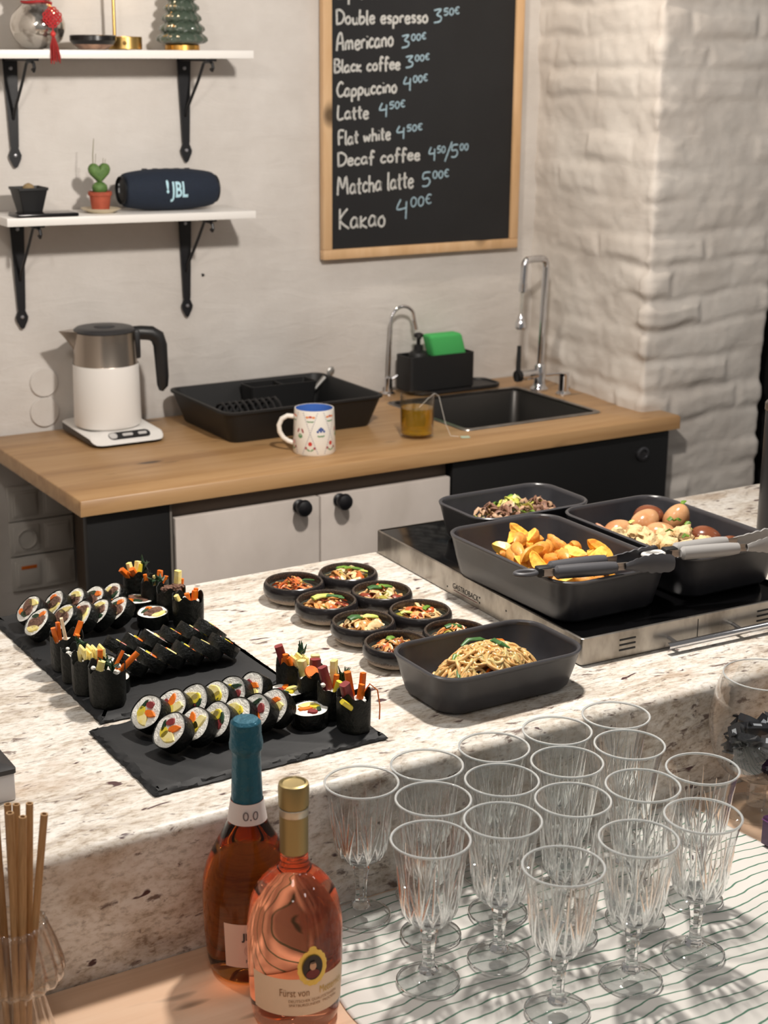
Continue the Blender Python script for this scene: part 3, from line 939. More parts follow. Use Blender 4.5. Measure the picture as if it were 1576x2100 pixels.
def glass_tree():
    t = thing('glass_tree', 'dark green ribbed glass tree on a gold foot on the upper shelf', 'ornament', (1.449, 3.195, ZU))
    part('foot', MB().lathe([(0, 0), (0.037, 0), (0.037, 0.010), (0.034, 0.012), (0, 0.012)], 40), M('gold_foot', (212, 162, 84), 0.3, 1.0), t)
    prof = []
    z = 0.0125
    r = 0.050
    prof.append((0.036, z))
    for k in range(7):
        prof += [(r-0.002, z+0.002), (r+0.0045, z+0.007), (r+0.0035, z+0.013), (r-0.004, z+0.020)]
        z += 0.0212
        r *= 0.87
    prof.append((0, z+0.010))
    mb = MB().lathe(prof, 96, fr=lambda a, z: 1.0+0.075*abs(math.sin(a*7+(PI/2 if int((z-0.0125)/0.0212) % 2 else 0)))-0.04)
    part('tree', mb, M('smoky_green_glass', (66, 78, 66), 0.08, 0.0, Coat_Weight=0.6, Specular_IOR_Level=0.9), t, angle=60)
glass_tree()

# ------------------------------------------------------------------ things on the lower shelf
def zl(x):
    return 1.3700+0.0085-(x-1.297)*math.tan(math.radians(0.75))
def pots():
    t = thing('black_plant_pot', 'square black pot with a small cactus at the shelf left end', 'plant', (1.090, 3.188, zl(1.090)))
    q = lambda w, z: rrect(w, w, 0.003, 3, z=z)
    part('pot', MB().loft([q(0.040, 0), q(0.061, 0.050), q(0.065, 0.051), q(0.065, 0.056), q(0.060, 0.056), q(0.056, 0.047)], 0, True, False), m_black, t)
    part('soil', MB().loft([q(0.057, 0.0462), q(0.052, 0.048)], 0, True, True), m_soil, t)
    c = MB()
    c.blob((0, 0, 0.053), (0.012, 0.012, 0.011), 3, 0.1, 4)
    part('cactus', c, M('dry_cactus', (150, 128, 92), 0.8, bump=(300, 0.7, 0.003)), t)
    p = MB().box((0, 0, 0), (0.132, 0.060, 0.0075), 0.003, 3)
    solo('phone', p, M('black_phone_glass', (14, 14, 16), 0.18), 'black phone lying flat at the front of the lower shelf', 'phone', (1.104, 3.1435, zl(1.104)+0.0040), (0, math.radians(0.75), 0))
    s = MB().lathe([(0, 0), (0.028, 0), (0.030, 0.002), (0.041, 0.007), (0.0425, 0.009), (0.040, 0.0095), (0.028, 0.0045), (0, 0.004)], 40)
    solo('pot_saucer', s, M('cream_saucer_glaze', (206, 192, 164), 0.35), 'cream saucer under the terracotta pot', 'saucer', (1.243, 3.180, zl(1.243)+0.0006), (0, math.radians(0.75), 0))
    t = thing('heart_cactus', 'terracotta pot with a green heart-shaped cactus on a saucer', 'plant', (1.243, 3.180, zl(1.243)+0.0052))
    part('pot', MB().lathe([(0, 0), (0.0175, 0), (0.0185, 0.001), (0.0225, 0.030), (0.0250, 0.031), (0.0252, 0.039), (0.0225, 0.039), (0.0215, 0.033), (0, 0.033)], 36), m_terra, t)
    part('soil', MB().lathe([(0, 0.0362), (0.0218, 0.0342)], 24), m_soil, t)
    g = M('green_cactus_skin', (92, 124, 62), 0.6, col2=(72, 104, 50), nscale=90, bump=(420, 0.35, 0.002))
    part('lower_pad', MB().blob((0, 0, 0.046), (0.0165, 0.014, 0.014), 3, 0.05, 3), g, t)
    h = MB()
    n = 48
    ring = []
    for k in range(n):
        a = 2*PI*k/n
        x = 16*math.sin(a)**3
        y = 13*math.cos(a)-5*math.cos(2*a)-2*math.cos(3*a)-math.cos(4*a)
        ring.append((x*0.00150, y*0.00158+0.0785))
    rings = [[(x*s*0.999, y, 0.078+(z-0.078)*s) for x, z in ring] for s, y in ((0.55, -0.0105), (0.85, -0.0080), (1.0, -0.003), (1.0, 0.003), (0.85, 0.0080), (0.55, 0.0105))]
    h.loft(rings, 0, True, True)
    part('heart_pad', h, g, t, angle=80, label='heart-shaped green pad')
    sp = MB()
    sp.tube([(-0.013, 0, 0.093), (-0.0125, 0, 0.115), (-0.009, 0, 0.148)], [0.0010, 0.0010, 0.0006], 5)
    sp.tube([(-0.008, 0, 0.096), (-0.006, 0, 0.117)], 0.0005, 5)
    sp.tube([(0.010, 0, 0.096), (0.010, 0, 0.108)], 0.0005, 5)
    sp.tube([(0.014, 0, 0.095), (0.015, 0, 0.106)], 0.0005, 5)
    part('shoots', sp, M('brown_shoot', (116, 110, 76), 0.7), t)
pots()

def speaker():
    X, Y = 1.404, 3.189
    z0 = zl(X)
    t = thing('portable_speaker', 'dark blue barrel speaker with light letters on the lower shelf', 'speaker', (X, Y, z0+0.0445), (0, math.radians(0.75), 0))
    fab = M('navy_speaker_mesh', (17, 27, 42), 0.85, col2=(24, 36, 54), nscale=700, lo=0.45, hi=0.55, bump=(900, 0.4, 0.001))
    def R(x):
        k = min(1, abs(x)/0.109)
        return 0.0445-0.0105*k**2.6
    rings = []
    xs = [0.92*x for x in (-0.112, -0.110, -0.104, -0.09, -0.06, -0.03, 0, 0.03, 0.06, 0.09, 0.104, 0.110, 0.112)]
    for x in xs:
        e = 0.94 if abs(x) > 0.1025 else (0.985 if abs(x) > 0.1005 else 1)
        rings.append([(x*(1.0+0.045*(1-abs(math.sin(a)))), R(x)*e*math.cos(a), R(x)*e*math.sin(a)) for a in [2*PI*k/48 for k in range(48)]])
    part('fabric_body', MB().loft(rings, 0, True, True), fab, t, angle=50)
    for s in (-1, 1):
        mb = MB().lathe([(0, 0.004), (0.018, 0.003), (0.026, 0.0), (0.029, 0.0), (0.030, 0.005), (0.028, 0.006)], 40)
        c = part('end_cap', mb, M('black_rubber_cap', (12, 14, 18), 0.6), t, loc=(s*0.1062, 0, 0), rot=(0, s*PI/2, 0))
        part('mark', MB().box((0, -0.004, 0.0065), (0.010, 0.006, 0.0006)).box((-0.012, -0.004, 0.0065), (0.004, 0.006, 0.0006)), M('grey_mark', (170, 178, 186), 0.5), c, rot=(0, 0, 0 if s > 0 else PI))
    lg = MB()
    lm = M('pale_blue_letters', (176, 214, 226), 0.5)
    vs, fs = slice_mesh(*text_mb('JBL', 0.046, 0, 0.0012, 'CENTER', 0.62), 0.004)
    y0 = -0.0445
    def wrapx(vs, dx=0.0, dz=0.0):
        out = []
        for x, y, _ in vs:
            xx, zz = x+dx, y+dz
            a = zz/0.0445
            out.append((xx, -(R(xx)+0.0006)*math.cos(a), (R(xx)+0.0006)*math.sin(a)))
        return out
    lg.add(wrapx(vs, 0.008, -0.013), fs)
    vs, fs = slice_mesh(*text_mb('!', 0.036, 0, 0.0016, 'CENTER', 0.8), 0.004)
    lg.add(wrapx(vs, -0.0205, -0.003), fs)
    part('lettering', lg, lm, t, smooth=False, label='pale blue letters')
    for k in range(5):
        part('top_button', MB().box((-0.05+0.025*k, 0.012, 0.0425), (0.012, 0.005, 0.0035), 0.001), M('black_rubber_cap', (0, 0, 0)), t)
speaker()

# ------------------------------------------------------------------ chalkboard
GLY = {
 'D': (.62, [[(.08, 0), (.06, 1)], [(0, .95), (.3, 1), (.58, .75), (.6, .4), (.4, .08), (.04, 0)]]),
 'A': (.6, [[(.02, 0), (.08, .6), (.22, .95), (.38, .95), (.48, .5), (.52, 0)], [(.06, .42), (.5, .42)]]),
 'B': (.55, [[(.06, 0), (.05, 1)], [(0, .97), (.3, 1), (.45, .8), (.3, .58), (.05, .52), (.35, .5), (.52, .28), (.38, .04), (.02, 0)]]),
 'C': (.55, [[(.52, .85), (.35, 1), (.14, .8), (.05, .42), (.18, .08), (.4, .04), (.54, .18)]]),
 'L': (.5, [[(.08, 1), (.05, .03), (.48, .06)]]),
 'F': (.5, [[(.07, 0), (.07, .97), (.48, 1)], [(.07, .52), (.4, .55)]]),
 'M': (.85, [[(.02, 0), (.12, 1), (.4, .35), (.66, 1), (.78, 0)]]),
 'K': (.6, [[(.06, 0), (.06, 1)], [(.5, .98), (.07, .45), (.58, 0)]]),
 'E': (.5, [[(.48, .95), (.08, 1), (.08, .52), (.4, .52), (.08, .52), (.06, .02), (.5, .02)]]),
 'a': (.5, [[(.40, .42), (.22, .52), (.05, .32), (.06, .08), (.22, .02), (.38, .18), (.42, .48), (.40, .1), (.48, .02)]]),
 'b': (.48, [[(.08, .98), (.06, .05), (.26, .0), (.42, .2), (.36, .42), (.2, .46), (.07, .34)]]),
 'c': (.42, [[(.38, .42), (.22, .52), (.06, .34), (.06, .12), (.2, .01), (.38, .1)]]),
 'd': (.5, [[(.42, .95), (.42, .02)], [(.41, .4), (.22, .5), (.05, .3), (.08, .06), (.24, .02), (.41, .14)]]),
 'e': (.45, [[(.06, .26), (.38, .32), (.32, .50), (.14, .48), (.05, .26), (.12, .05), (.28, .0), (.42, .12)]]),
 'f': (.42, [[(.40, .88), (.28, 1), (.18, .85), (.16, -.12)], [(.02, .48), (.36, .52)]]),
 'h': (.48, [[(.07, .95), (.06, 0)], [(.06, .3), (.22, .5), (.38, .4), (.40, 0)]]),
 'i': (.2, [[(.09, .46), (.10, 0)], [(.10, .68), (.11, .72)]]),
 'k': (.46, [[(.07, .6), (.06, 0)], [(.38, .5), (.08, .22), (.42, 0)]]),
 'l': (.22, [[(.09, .98), (.08, .08), (.18, 0)]]),
 'm': (.7, [[(.05, 0), (.06, .46)], [(.06, .3), (.2, .5), (.31, .4), (.31, 0)], [(.31, .3), (.46, .5), (.58, .4), (.60, 0)]]),
 'n': (.48, [[(.06, 0), (.06, .46)], [(.06, .28), (.22, .5), (.38, .38), (.39, 0)]]),
 'o': (.48, [[(.24, .5), (.07, .36), (.07, .12), (.22, 0), (.38, .1), (.40, .36), (.24, .5), (.34, .5)]]),
 'p': (.48, [[(.07, .46), (.06, -.38)], [(.07, .34), (.22, .5), (.40, .36), (.36, .1), (.2, .02), (.07, .14)]]),
 'r': (.38, [[(.06, .46), (.07, 0)], [(.07, .28), (.2, .48), (.34, .42)]]),
 's': (.4, [[(.34, .44), (.18, .5), (.07, .38), (.2, .27), (.34, .16), (.24, .01), (.05, .06)]]),
 't': (.38, [[(.17, .85), (.16, .08), (.30, .02)], [(.02, .52), (.34, .55)]]),
 'u': (.48, [[(.07, .48), (.08, .1), (.22, 0), (.38, .14), (.40, .48), (.40, .08), (.47, .02)]]),
 'w': (.62, [[(.03, .46), (.12, .02), (.28, .34), (.42, .02), (.56, .5)]]),
 '0': (.5, [[(.24, 1), (.07, .75), (.07, .25), (.22, 0), (.40, .22), (.42, .75), (.24, 1)]]),
 '2': (.5, [[(.06, .8), (.2, 1), (.4, .85), (.36, .55), (.05, .03), (.46, .05)]]),
 '3': (.5, [[(.05, .95), (.42, .98), (.2, .6), (.42, .4), (.36, .08), (.05, .02)]]),
 '4': (.52, [[(.2, 1), (.06, .5), (.42, .5)], [(.42, .85), (.40, -.1)]]),
 '5': (.5, [[(.44, .98), (.12, .96), (.08, .56), (.32, .58), (.42, .3), (.28, .03), (.04, .06)]]),
 '\u20ac': (.5, [[(.46, .88), (.26, .98), (.1, .65), (.1, .3), (.26, .02), (.46, .12)], [(.0, .52), (.32, .54)]]),
 '/': (.5, [[(.06, -.15), (.46, 1.15)]]),
 ' ': (.34, []),
}
def smooth_path(p, n=4):
    if len(p) < 3:
        return p
    out = []
    for k in range(len(p)-1):
        a, b, c, d = p[max(0, k-1)], p[k], p[k+1], p[min(len(p)-1, k+2)]
        for q in range(n):
            t = q/n
            out.append(tuple(0.5*(2*b[i]+(c[i]-a[i])*t+(2*a[i]-5*b[i]+4*c[i]-d[i])*t*t+(3*b[i]-a[i]-3*c[i]+d[i])*t**3) for i in (0, 1)))
    return out+[p[-1]]
def handwriting(txt, x0, z0, x1, z1, h, sup_from=None, r=0.0026):
    """chalk strokes of txt along (x0,z0)-(x1,z1) on the board; characters from sup_from on are small and raised"""
    adv = []
    for k, ch in enumerate(txt):
        s = 0.52 if sup_from is not None and k >= sup_from else 1.0
        adv.append(GLY[ch][0]*s*1.10)
    tot = sum(adv)
    sx = (x1-x0)/tot
    mb = MB()
    x = 0.0
    for k, ch in enumerate(txt):
        sup = sup_from is not None and k >= sup_from
        s = 0.52 if sup else 1.0
        jz = 0.03*h*math.sin(k*2.7)
        for st in GLY[ch][1]:
            P = [(x+px*s, pz*s+(0.48 if sup else 0)) for px, pz in st]
            P = smooth_path(P)
            pts = [(x0+px*sx, 0, z0+(z1-z0)*px/tot+pz*h+jz) for px, pz in P]
            mb.tube(pts, r*(0.85 if sup else 1), 6, flat=0.3, upv=(0, 1, 0))
        x += adv[k]
    return mb
MENU = [
('Espresso', 1.863, 1.830, 1.98, 1.833, 0.036, '250\u20ac', 2.0, 1.835, 2.075, 1.84, 0.034),
('Double espresso', 1.861, 1.773, 2.115, 1.781, 0.031, '350\u20ac', 2.127, 1.780, 2.204, 1.788, 0.030),
('Americano', 1.863, 1.714, 2.019, 1.727, 0.039, '300\u20ac', 2.038, 1.722, 2.110, 1.730, 0.028),
('Black coffee', 1.856, 1.666, 2.038, 1.675, 0.029, '300\u20ac', 2.050, 1.677, 2.120, 1.684, 0.026),
('Cappuccino', 1.863, 1.611, 2.030, 1.622, 0.033, '400\u20ac', 2.044, 1.626, 2.116, 1.633, 0.030),
('Latte', 1.865, 1.561, 1.952, 1.563, 0.032, '450\u20ac', 1.977, 1.566, 2.053, 1.573, 0.030),
('Flat white', 1.867, 1.502, 2.013, 1.514, 0.032, '450\u20ac', 2.026, 1.515, 2.103, 1.520, 0.028),
('Decaf coffee', 1.865, 1.454, 2.098, 1.464, 0.030, '450/500', 2.119, 1.462, 2.239, 1.470, 0.030),
('Matcha latte', 1.865, 1.387, 2.080, 1.399, 0.042, '500\u20ac', 2.101, 1.398, 2.183, 1.404, 0.034),
('Kakao', 1.869, 1.307, 2.002, 1.310, 0.048, '400\u20ac', 2.027, 1.325, 2.134, 1.336, 0.044)]
def chalkboard():
    x0, x1, z0, z1 = 1.824, 2.392, 1.237, 2.03
    t = thing('menu_chalkboard', 'large black chalkboard coffee menu in a light wood frame', 'chalkboard', ((x0+x1)/2, 3.2655, z0))
    ox, oy, oz = (x0+x1)/2, 3.2655, z0
    w = x1-x0
    part('board', MB().box((0, -0.006, (z1-z0)/2), (w-0.03, 0.010, z1-z0-0.03)), M('black_chalkboard', (17, 18, 21), 0.6, col2=(22, 23, 26), nscale=6), t)
    fw_ = 0.0235
    def rail(a, b, c, d):
        return MB().box(((a+b)/2-ox, -0.009, (c+d)/2-oz), (b-a, 0.020, d-c), 0.002)
    part('frame_rail', rail(x0, x1, z0, z0+fw_), m_frame, t)
    part('frame_rail', rail(x0, x1, z1-fw_, z1), m_frame, t)
    part('frame_rail', rail(x0, x0+fw_, z0+fw_, z1-fw_), m_frame, t)
    part('frame_rail', rail(x1-fw_, x1, z0+fw_, z1-fw_), m_frame, t)
    ch = M('white_chalk', (206, 206, 202), 0.95, col2=(160, 160, 158), nscale=300)
    cb = M('bluish_chalk', (166, 192, 204), 0.95, col2=(126, 150, 164), nscale=300)
    for n, a, b, c, d, h, p, e, f, g, k, hp in MENU:
        part('chalk_item', handwriting(n, a, b, c, d, h), ch, t, loc=(-ox, 3.2540-oy, -oz), smooth=False)
        if '/' in p:
            mb = handwriting('450', e, f, e+0.052, f+0.003, hp, 1, 0.0018)
            mb2 = handwriting('/', e+0.046, f, e+0.074, f+0.003, hp*1.15, None, 0.0018)
            mb3 = handwriting('500', e+0.066, f+0.004, g, k, hp, 1, 0.0018)
            mb.add(mb2.v, mb2.f).add(mb3.v, mb3.f)
        else:
            mb = handwriting(p, e, f, g, k, hp, 1, 0.0019)
        part('chalk_price', mb, cb, t, loc=(-ox, 3.2540-oy, -oz), smooth=False, label='bluish chalk price')
chalkboard()
# ------------------------------------------------------------------ granite bar and pine ledge
ZG, ZL = 0.900, 0.742
def bar():
    t = thing('granite_bar', 'cream speckled granite bar counter with thick rounded front edge', 'counter', (0, 0, 0))
    prof = [(1.419, 0.690)] + [(1.419+0.013*(1-math.cos(a)), ZG-0.013+0.013*math.sin(a)) for a in [PI/2*k/6 for k in range(7)]]
    prof += [(2.147-0.006*(1-math.sin(a)), ZG-0.006+0.006*math.cos(a)) for a in [PI/2*k/4 for k in range(5)]] + [(2.147, 0.690)]
    ring = lambda x: [(x, y, z) for y, z in prof]
    part('granite_top', MB().loft([ring(-0.5), ring(3.2)], 0, True, True), m_granite, t)
    part('base', MB().box((1.35, 1.78, 0.345), (3.6, 0.62, 0.69)), M('dark_bar_panel', (60, 54, 50), 0.6), t)
bar()
def ledge():
    t = thing('pine_ledge', 'pale pine ledge in front of the granite holding bottles and glasses', 'table', (0, 0, 0))
    part('tabletop', MB().box((1.0, 1.019, ZL-0.018), (3.2, 0.798, 0.036), 0.002), m_pine, t)
    for x in (-0.5, 2.5):
        for y in (0.68, 1.36):
            part('leg', MB().box((x, y, (ZL-0.036)/2), (0.06, 0.06, ZL-0.036)), m_pine, t)
ledge()

# ------------------------------------------------------------------ slates
m_slate = M('black_slate', (21, 22, 24), 0.66, col2=(29, 30, 32), nscale=14, bump=(60, 0.25, 0.002))
def slate(x0, x1, y0, y1, label, seed):
    r = random.Random(seed)
    st = 0.006
    pts = []
    cx, cy = (x0+x1)/2, (y0+y1)/2
    w, d = x1-x0, y1-y0
    per = [(-w/2, -d/2, 1, 0, w), (w/2, -d/2, 0, 1, d), (w/2, d/2, -1, 0, w), (-w/2, d/2, 0, -1, d)]
    for px, py, dx, dy, L in per:
        n = int(L/st)
        for k in range(n):
            pts.append((px+dx*L*k/n, py+dy*L*k/n, -dy, dx))
    def ring(ins, z, j, jz=0.0):
        out = []
        for (px, py, nx, ny) in pts:
            q = ins+r.uniform(-j, j)
            ex = max(-w/2+ins*0.3, min(w/2-ins*0.3, px+(-1 if px > 0 else 1)*q*(1 if abs(abs(px)-w/2) < 0.004 else 0)))
            ey = max(-d/2+ins*0.3, min(d/2-ins*0.3, py+(-1 if py > 0 else 1)*q*(1 if abs(abs(py)-d/2) < 0.004 else 0)))
            out.append((ex, ey, z+r.uniform(-jz, jz)))
        return out
    mb = MB().loft([ring(0.003, 0.0, 0), ring(0.0008, 0.0022, 0.0012), ring(0.0030, 0.0045, 0.0020, 0.0006), ring(0.0058, 0.0066, 0.0026, 0.0007), ring(0.0105, 0.0080, 0.0016)], 0, True, True)
    solo('slate_platter', mb, m_slate, label, 'platter', (cx, cy, ZG), group='slate platters', angle=20)
slate(0.638, 0.905, 1.706, 2.138, 'large black slate platter with chipped edges, the farther one', 3)
slate(0.616, 0.925, 1.488, 1.692, 'smaller black slate platter with chipped edges, nearest the bottles', 5)
ZS = ZG+0.0080

# ------------------------------------------------------------------ seaweed rolls
m_nori = M('shiny_seaweed', (4, 6, 5), 0.30, col2=(9, 12, 8), nscale=130, bump=(210, 0.7, 0.003), Specular_IOR_Level=0.3)
m_norim = M('matt_seaweed', (19, 22, 18), 0.50, col2=(8, 10, 7), nscale=110, bump=(190, 0.8, 0.003), Specular_IOR_Level=0.3)
m_rice = M('white_rice', (248, 245, 236), 0.55, bump=(420, 0.8, 0.003))
m_carrot = M('carrot_orange', (238, 122, 28), 0.4, col2=(226, 100, 20), nscale=120)
m_egg = M('egg_strip_yellow', (244, 222, 128), 0.5, col2=(250, 236, 176), nscale=120)
m_radish = M('pickled_radish', (228, 206, 60), 0.35)
m_spin = M('dark_spinach', (24, 50, 30), 0.45, col2=(36, 68, 38), nscale=200)
m_ham = M('sausage_red', (142, 56, 56), 0.38, col2=(128, 46, 48), nscale=120)
m_pink = M('pink_ham', (222, 146, 138), 0.45, col2=(232, 168, 156), nscale=90)
m_beef = M('braised_beef', (128, 92, 74), 0.55, col2=(98, 68, 54), nscale=160, bump=(260, 0.8, 0.004))
m_crab = M('pale_radish_slab', (240, 214, 178), 0.45, col2=(236, 196, 158), nscale=70)
FILLM = {'carrot_piece': m_carrot, 'egg_piece': m_egg, 'radish_piece': m_radish, 'spinach_piece': m_spin, 'ham_piece': m_ham, 'pink_ham_piece': m_pink, 'beef_piece': m_beef}
RS = 0.0235
def roll_slice(th, kind, seed, loc, rot, label, group):
    r = random.Random(seed)
    t = thing('kimbap_slice', label, 'kimbap', loc, rot, group)
    ph = r.random()*6
    wob = lambda a, z: 1+0.035*math.sin(2*a+ph)+0.018*math.sin(5*a+2*ph)
    w = MB().lathe([(RS-0.0016, th-0.0012), (RS-0.0004, th), (RS, th-0.001), (RS, 0.001), (RS-0.0004, 0), (RS-0.0016, 0.0012)], 44, fr=wob)
    part('seaweed_wrap', w, m_nori, t)
    rc = MB()
    n = 30
    for top in (1, 0):
        vs, fs = [], []
        rr = [0.0, 0.25, 0.45, 0.62, 0.78, 0.92, 1.0]
        for k, q in enumerate(rr):
            for j in range(n):
                a = 2*PI*j/n
                R = (RS-0.0010)*q*wob(a, 0)
                z = (th-0.0012+r.uniform(-0.0002, 0.0011)*(q < 0.95)) if top else (0.0012-r.uniform(-0.0002, 0.0009)*(q < 0.95))
                vs.append((R*math.cos(a), R*math.sin(a), z))
        for k in range(len(rr)-1):
            for j in range(n):
                j2 = (j+1) % n
                f = (k*n+j, (k+1)*n+j, (k+1)*n+j2, k*n+j2)
                fs.append(f if top else f[::-1])
        rc.add(vs, fs)
    part('rice', rc, m_rice, t, angle=80)
    if kind == 'beef':
        fl = [('beef_piece', 0.003, -0.003, 0.0085, 0.0070), ('beef_piece', -0.006, 0.002, 0.006, 0.0055), ('egg_piece', -0.004, -0.0095, 0.0085, 0.0030), ('carrot_piece', 0.008, 0.007, 0.004, 0.003), ('spinach_piece', -0.001, 0.009, 0.006, 0.0022)]
    elif kind == 'ham':
        fl = [('radish_piece', 0.004, 0.004, 0.0046, 0.0042), ('egg_piece', -0.003, 0.0060, 0.0075, 0.0042), ('carrot_piece', -0.006, -0.003, 0.0060, 0.0026), ('ham_piece', 0.002, -0.0078, 0.0042, 0.0032), ('spinach_piece', 0.0085, -0.003, 0.0018, 0.0046)]
    else:
        fl = [('egg_piece', 0.0, 0.008, 0.0090, 0.0030), ('pink_ham_piece', -0.004, -0.001, 0.0070, 0.0038), ('carrot_piece', 0.0065, -0.001, 0.0042, 0.0036), ('radish_piece', 0.000, -0.0085, 0.0050, 0.0034), ('spinach_piece', -0.0085, -0.007, 0.0040, 0.0030)]
    spin = r.random()*2*PI
    for nm, x, y, a, b in fl:
        kf = 1.0 if kind == 'plain' else 1.5
        x, y, a, b = x*(0.5+kf/2), y*(0.5+kf/2), a*kf, b*kf*1.05
        x, y = x+r.uniform(-.0012, .0012), y+r.uniform(-.0012, .0012)
        ph2 = r.random()*6
        out = [(a*math.cos(q)*(1+0.14*math.sin(3*q+ph2)), b*math.sin(q)*(1+0.14*math.sin(2*q+ph2))) for q in [2*PI*k/14 for k in range(14)]]
        tw = r.uniform(-0.5, 0.5)
        out = [(x+ux*math.cos(tw)-uy*math.sin(tw), y+ux*math.sin(tw)+uy*math.cos(tw)) for ux, uy in out]
        out = [(ux*math.cos(spin)-uy*math.sin(spin), ux*math.sin(spin)+uy*math.cos(spin)) for ux, uy in out]
        pr = MB().loft([[(ux*0.9, uy*0.9, -0.0006) for ux, uy in out], [(ux, uy, 0.0006) for ux, uy in out], [(ux, uy, th-0.0006) for ux, uy in out], [(ux*0.93, uy*0.93, th+0.0012) for ux, uy in out]], 0, True, True)
        part(nm, pr, FILLM[nm], t, angle=50)
    return t

PROTO = {}
cnt = [0]
def place_slice(kind, th, x, y, ax, label, group, zs=ZS):
    ax = Vector(ax).normalized()
    se = ax.z
    ce = math.sqrt(max(0, 1-se*se))
    R = RS*1.03
    cz = zs + R*ce + th/2*se + 0.0006
    base = Vector((x, y, cz)) - ax*th/2
    cnt[0] += 1
    rot = axis_rot(ax, cnt[0]*1.13)
    key = (kind, th, cnt[0] % 3)
    if key not in PROTO:
        PROTO[key] = roll_slice(th, kind, 11*len(PROTO)+5, base, rot, label, group)
    else:
        dup(PROTO[key], base, rot, label, group)
ORD = ['first', 'second', 'third', 'fourth', 'fifth', 'sixth']
# far end of the far slate: beef rolls leaning to the right
for row, y, xs, zoff in (('back', 2.062, (0.676, 0.712, 0.742, 0.770, 0.797), 0), ('front', 2.004, (0.668, 0.705, 0.731, 0.756, 0.782), 1)):
    for k, x in enumerate(xs):
        a = math.radians((46, 43, 42, 43, 45)[k]+rnd.uniform(-3, 3))
        place_slice('beef', 0.0180, x, y-0.002*k, (-math.cos(a), -0.05+rnd.uniform(-.05, .05), math.sin(a)), '%s leaning beef kimbap slice from the left in the %s row at the far end' % (ORD[k], row), 'beef kimbap slices at the far end')
place_slice('beef', 0.0195, 0.832, 2.046, (0.05, 0.0, 1), 'flat-lying beef kimbap slice ending the back row at the far end', 'beef kimbap slices at the far end')
place_slice('beef', 0.0195, 0.829, 1.984, (-0.03, -0.05, 1), 'flat-lying beef kimbap slice ending the front row at the far end', 'beef kimbap slices at the far end')
# middle of the far slate: slices turned away, only the black sides show
for row, y, x0 in (('back', 1.866, 0.730), ('front', 1.806, 0.722)):
    for k in range(6):
        a = math.radians(51+rnd.uniform(-2, 2))
        place_slice('plain', 0.0165, x0+0.0268*k, y, (math.cos(a), 0.04+rnd.uniform(-.05, .05), math.sin(a)), '%s shiny black kimbap slice from the left in the %s row, facing right' % (ORD[k], row), 'kimbap slices turned away on the far slate')
place_slice('plain', 0.0185, 0.692, 1.851, (-0.02, 0, 1), 'flat kimbap slice behind the frilly left roll ends, far slate', 'kimbap slices turned away on the far slate')
place_slice('plain', 0.0185, 0.688, 1.788, (-0.02, -0.03, 1), 'flat kimbap slice beside the carrot-topped roll end, far slate', 'kimbap slices turned away on the far slate')
# near slate: ham rolls leaning to the right
for row, y, xs in (('back', 1.634, (0.676, 0.708, 0.737, 0.764, 0.790, 0.816)), ('front', 1.572, (0.678, 0.710, 0.738, 0.764, 0.790, 0.815))):
    for k, x in enumerate(xs):
        a = math.radians((43, 41, 40, 39, 38, 37)[k]+rnd.uniform(-3, 3))
        place_slice('ham', 0.0192, x, y+rnd.uniform(-.002, .002), (-math.cos(a), -0.22+rnd.uniform(-.06, .06), math.sin(a)), '%s leaning ham kimbap slice from the left in the %s row, near slate' % (ORD[k], row), 'ham kimbap slices on the near slate')
place_slice('ham', 0.0205, 0.8585, 1.628, (0.03, 0.02, 1), 'flat-lying ham kimbap slice ending the back row, near slate', 'ham kimbap slices on the near slate')
place_slice('ham', 0.0205, 0.8560, 1.562, (-0.02, -0.03, 1), 'flat-lying ham kimbap slice ending the front row, near slate', 'ham kimbap slices on the near slate')

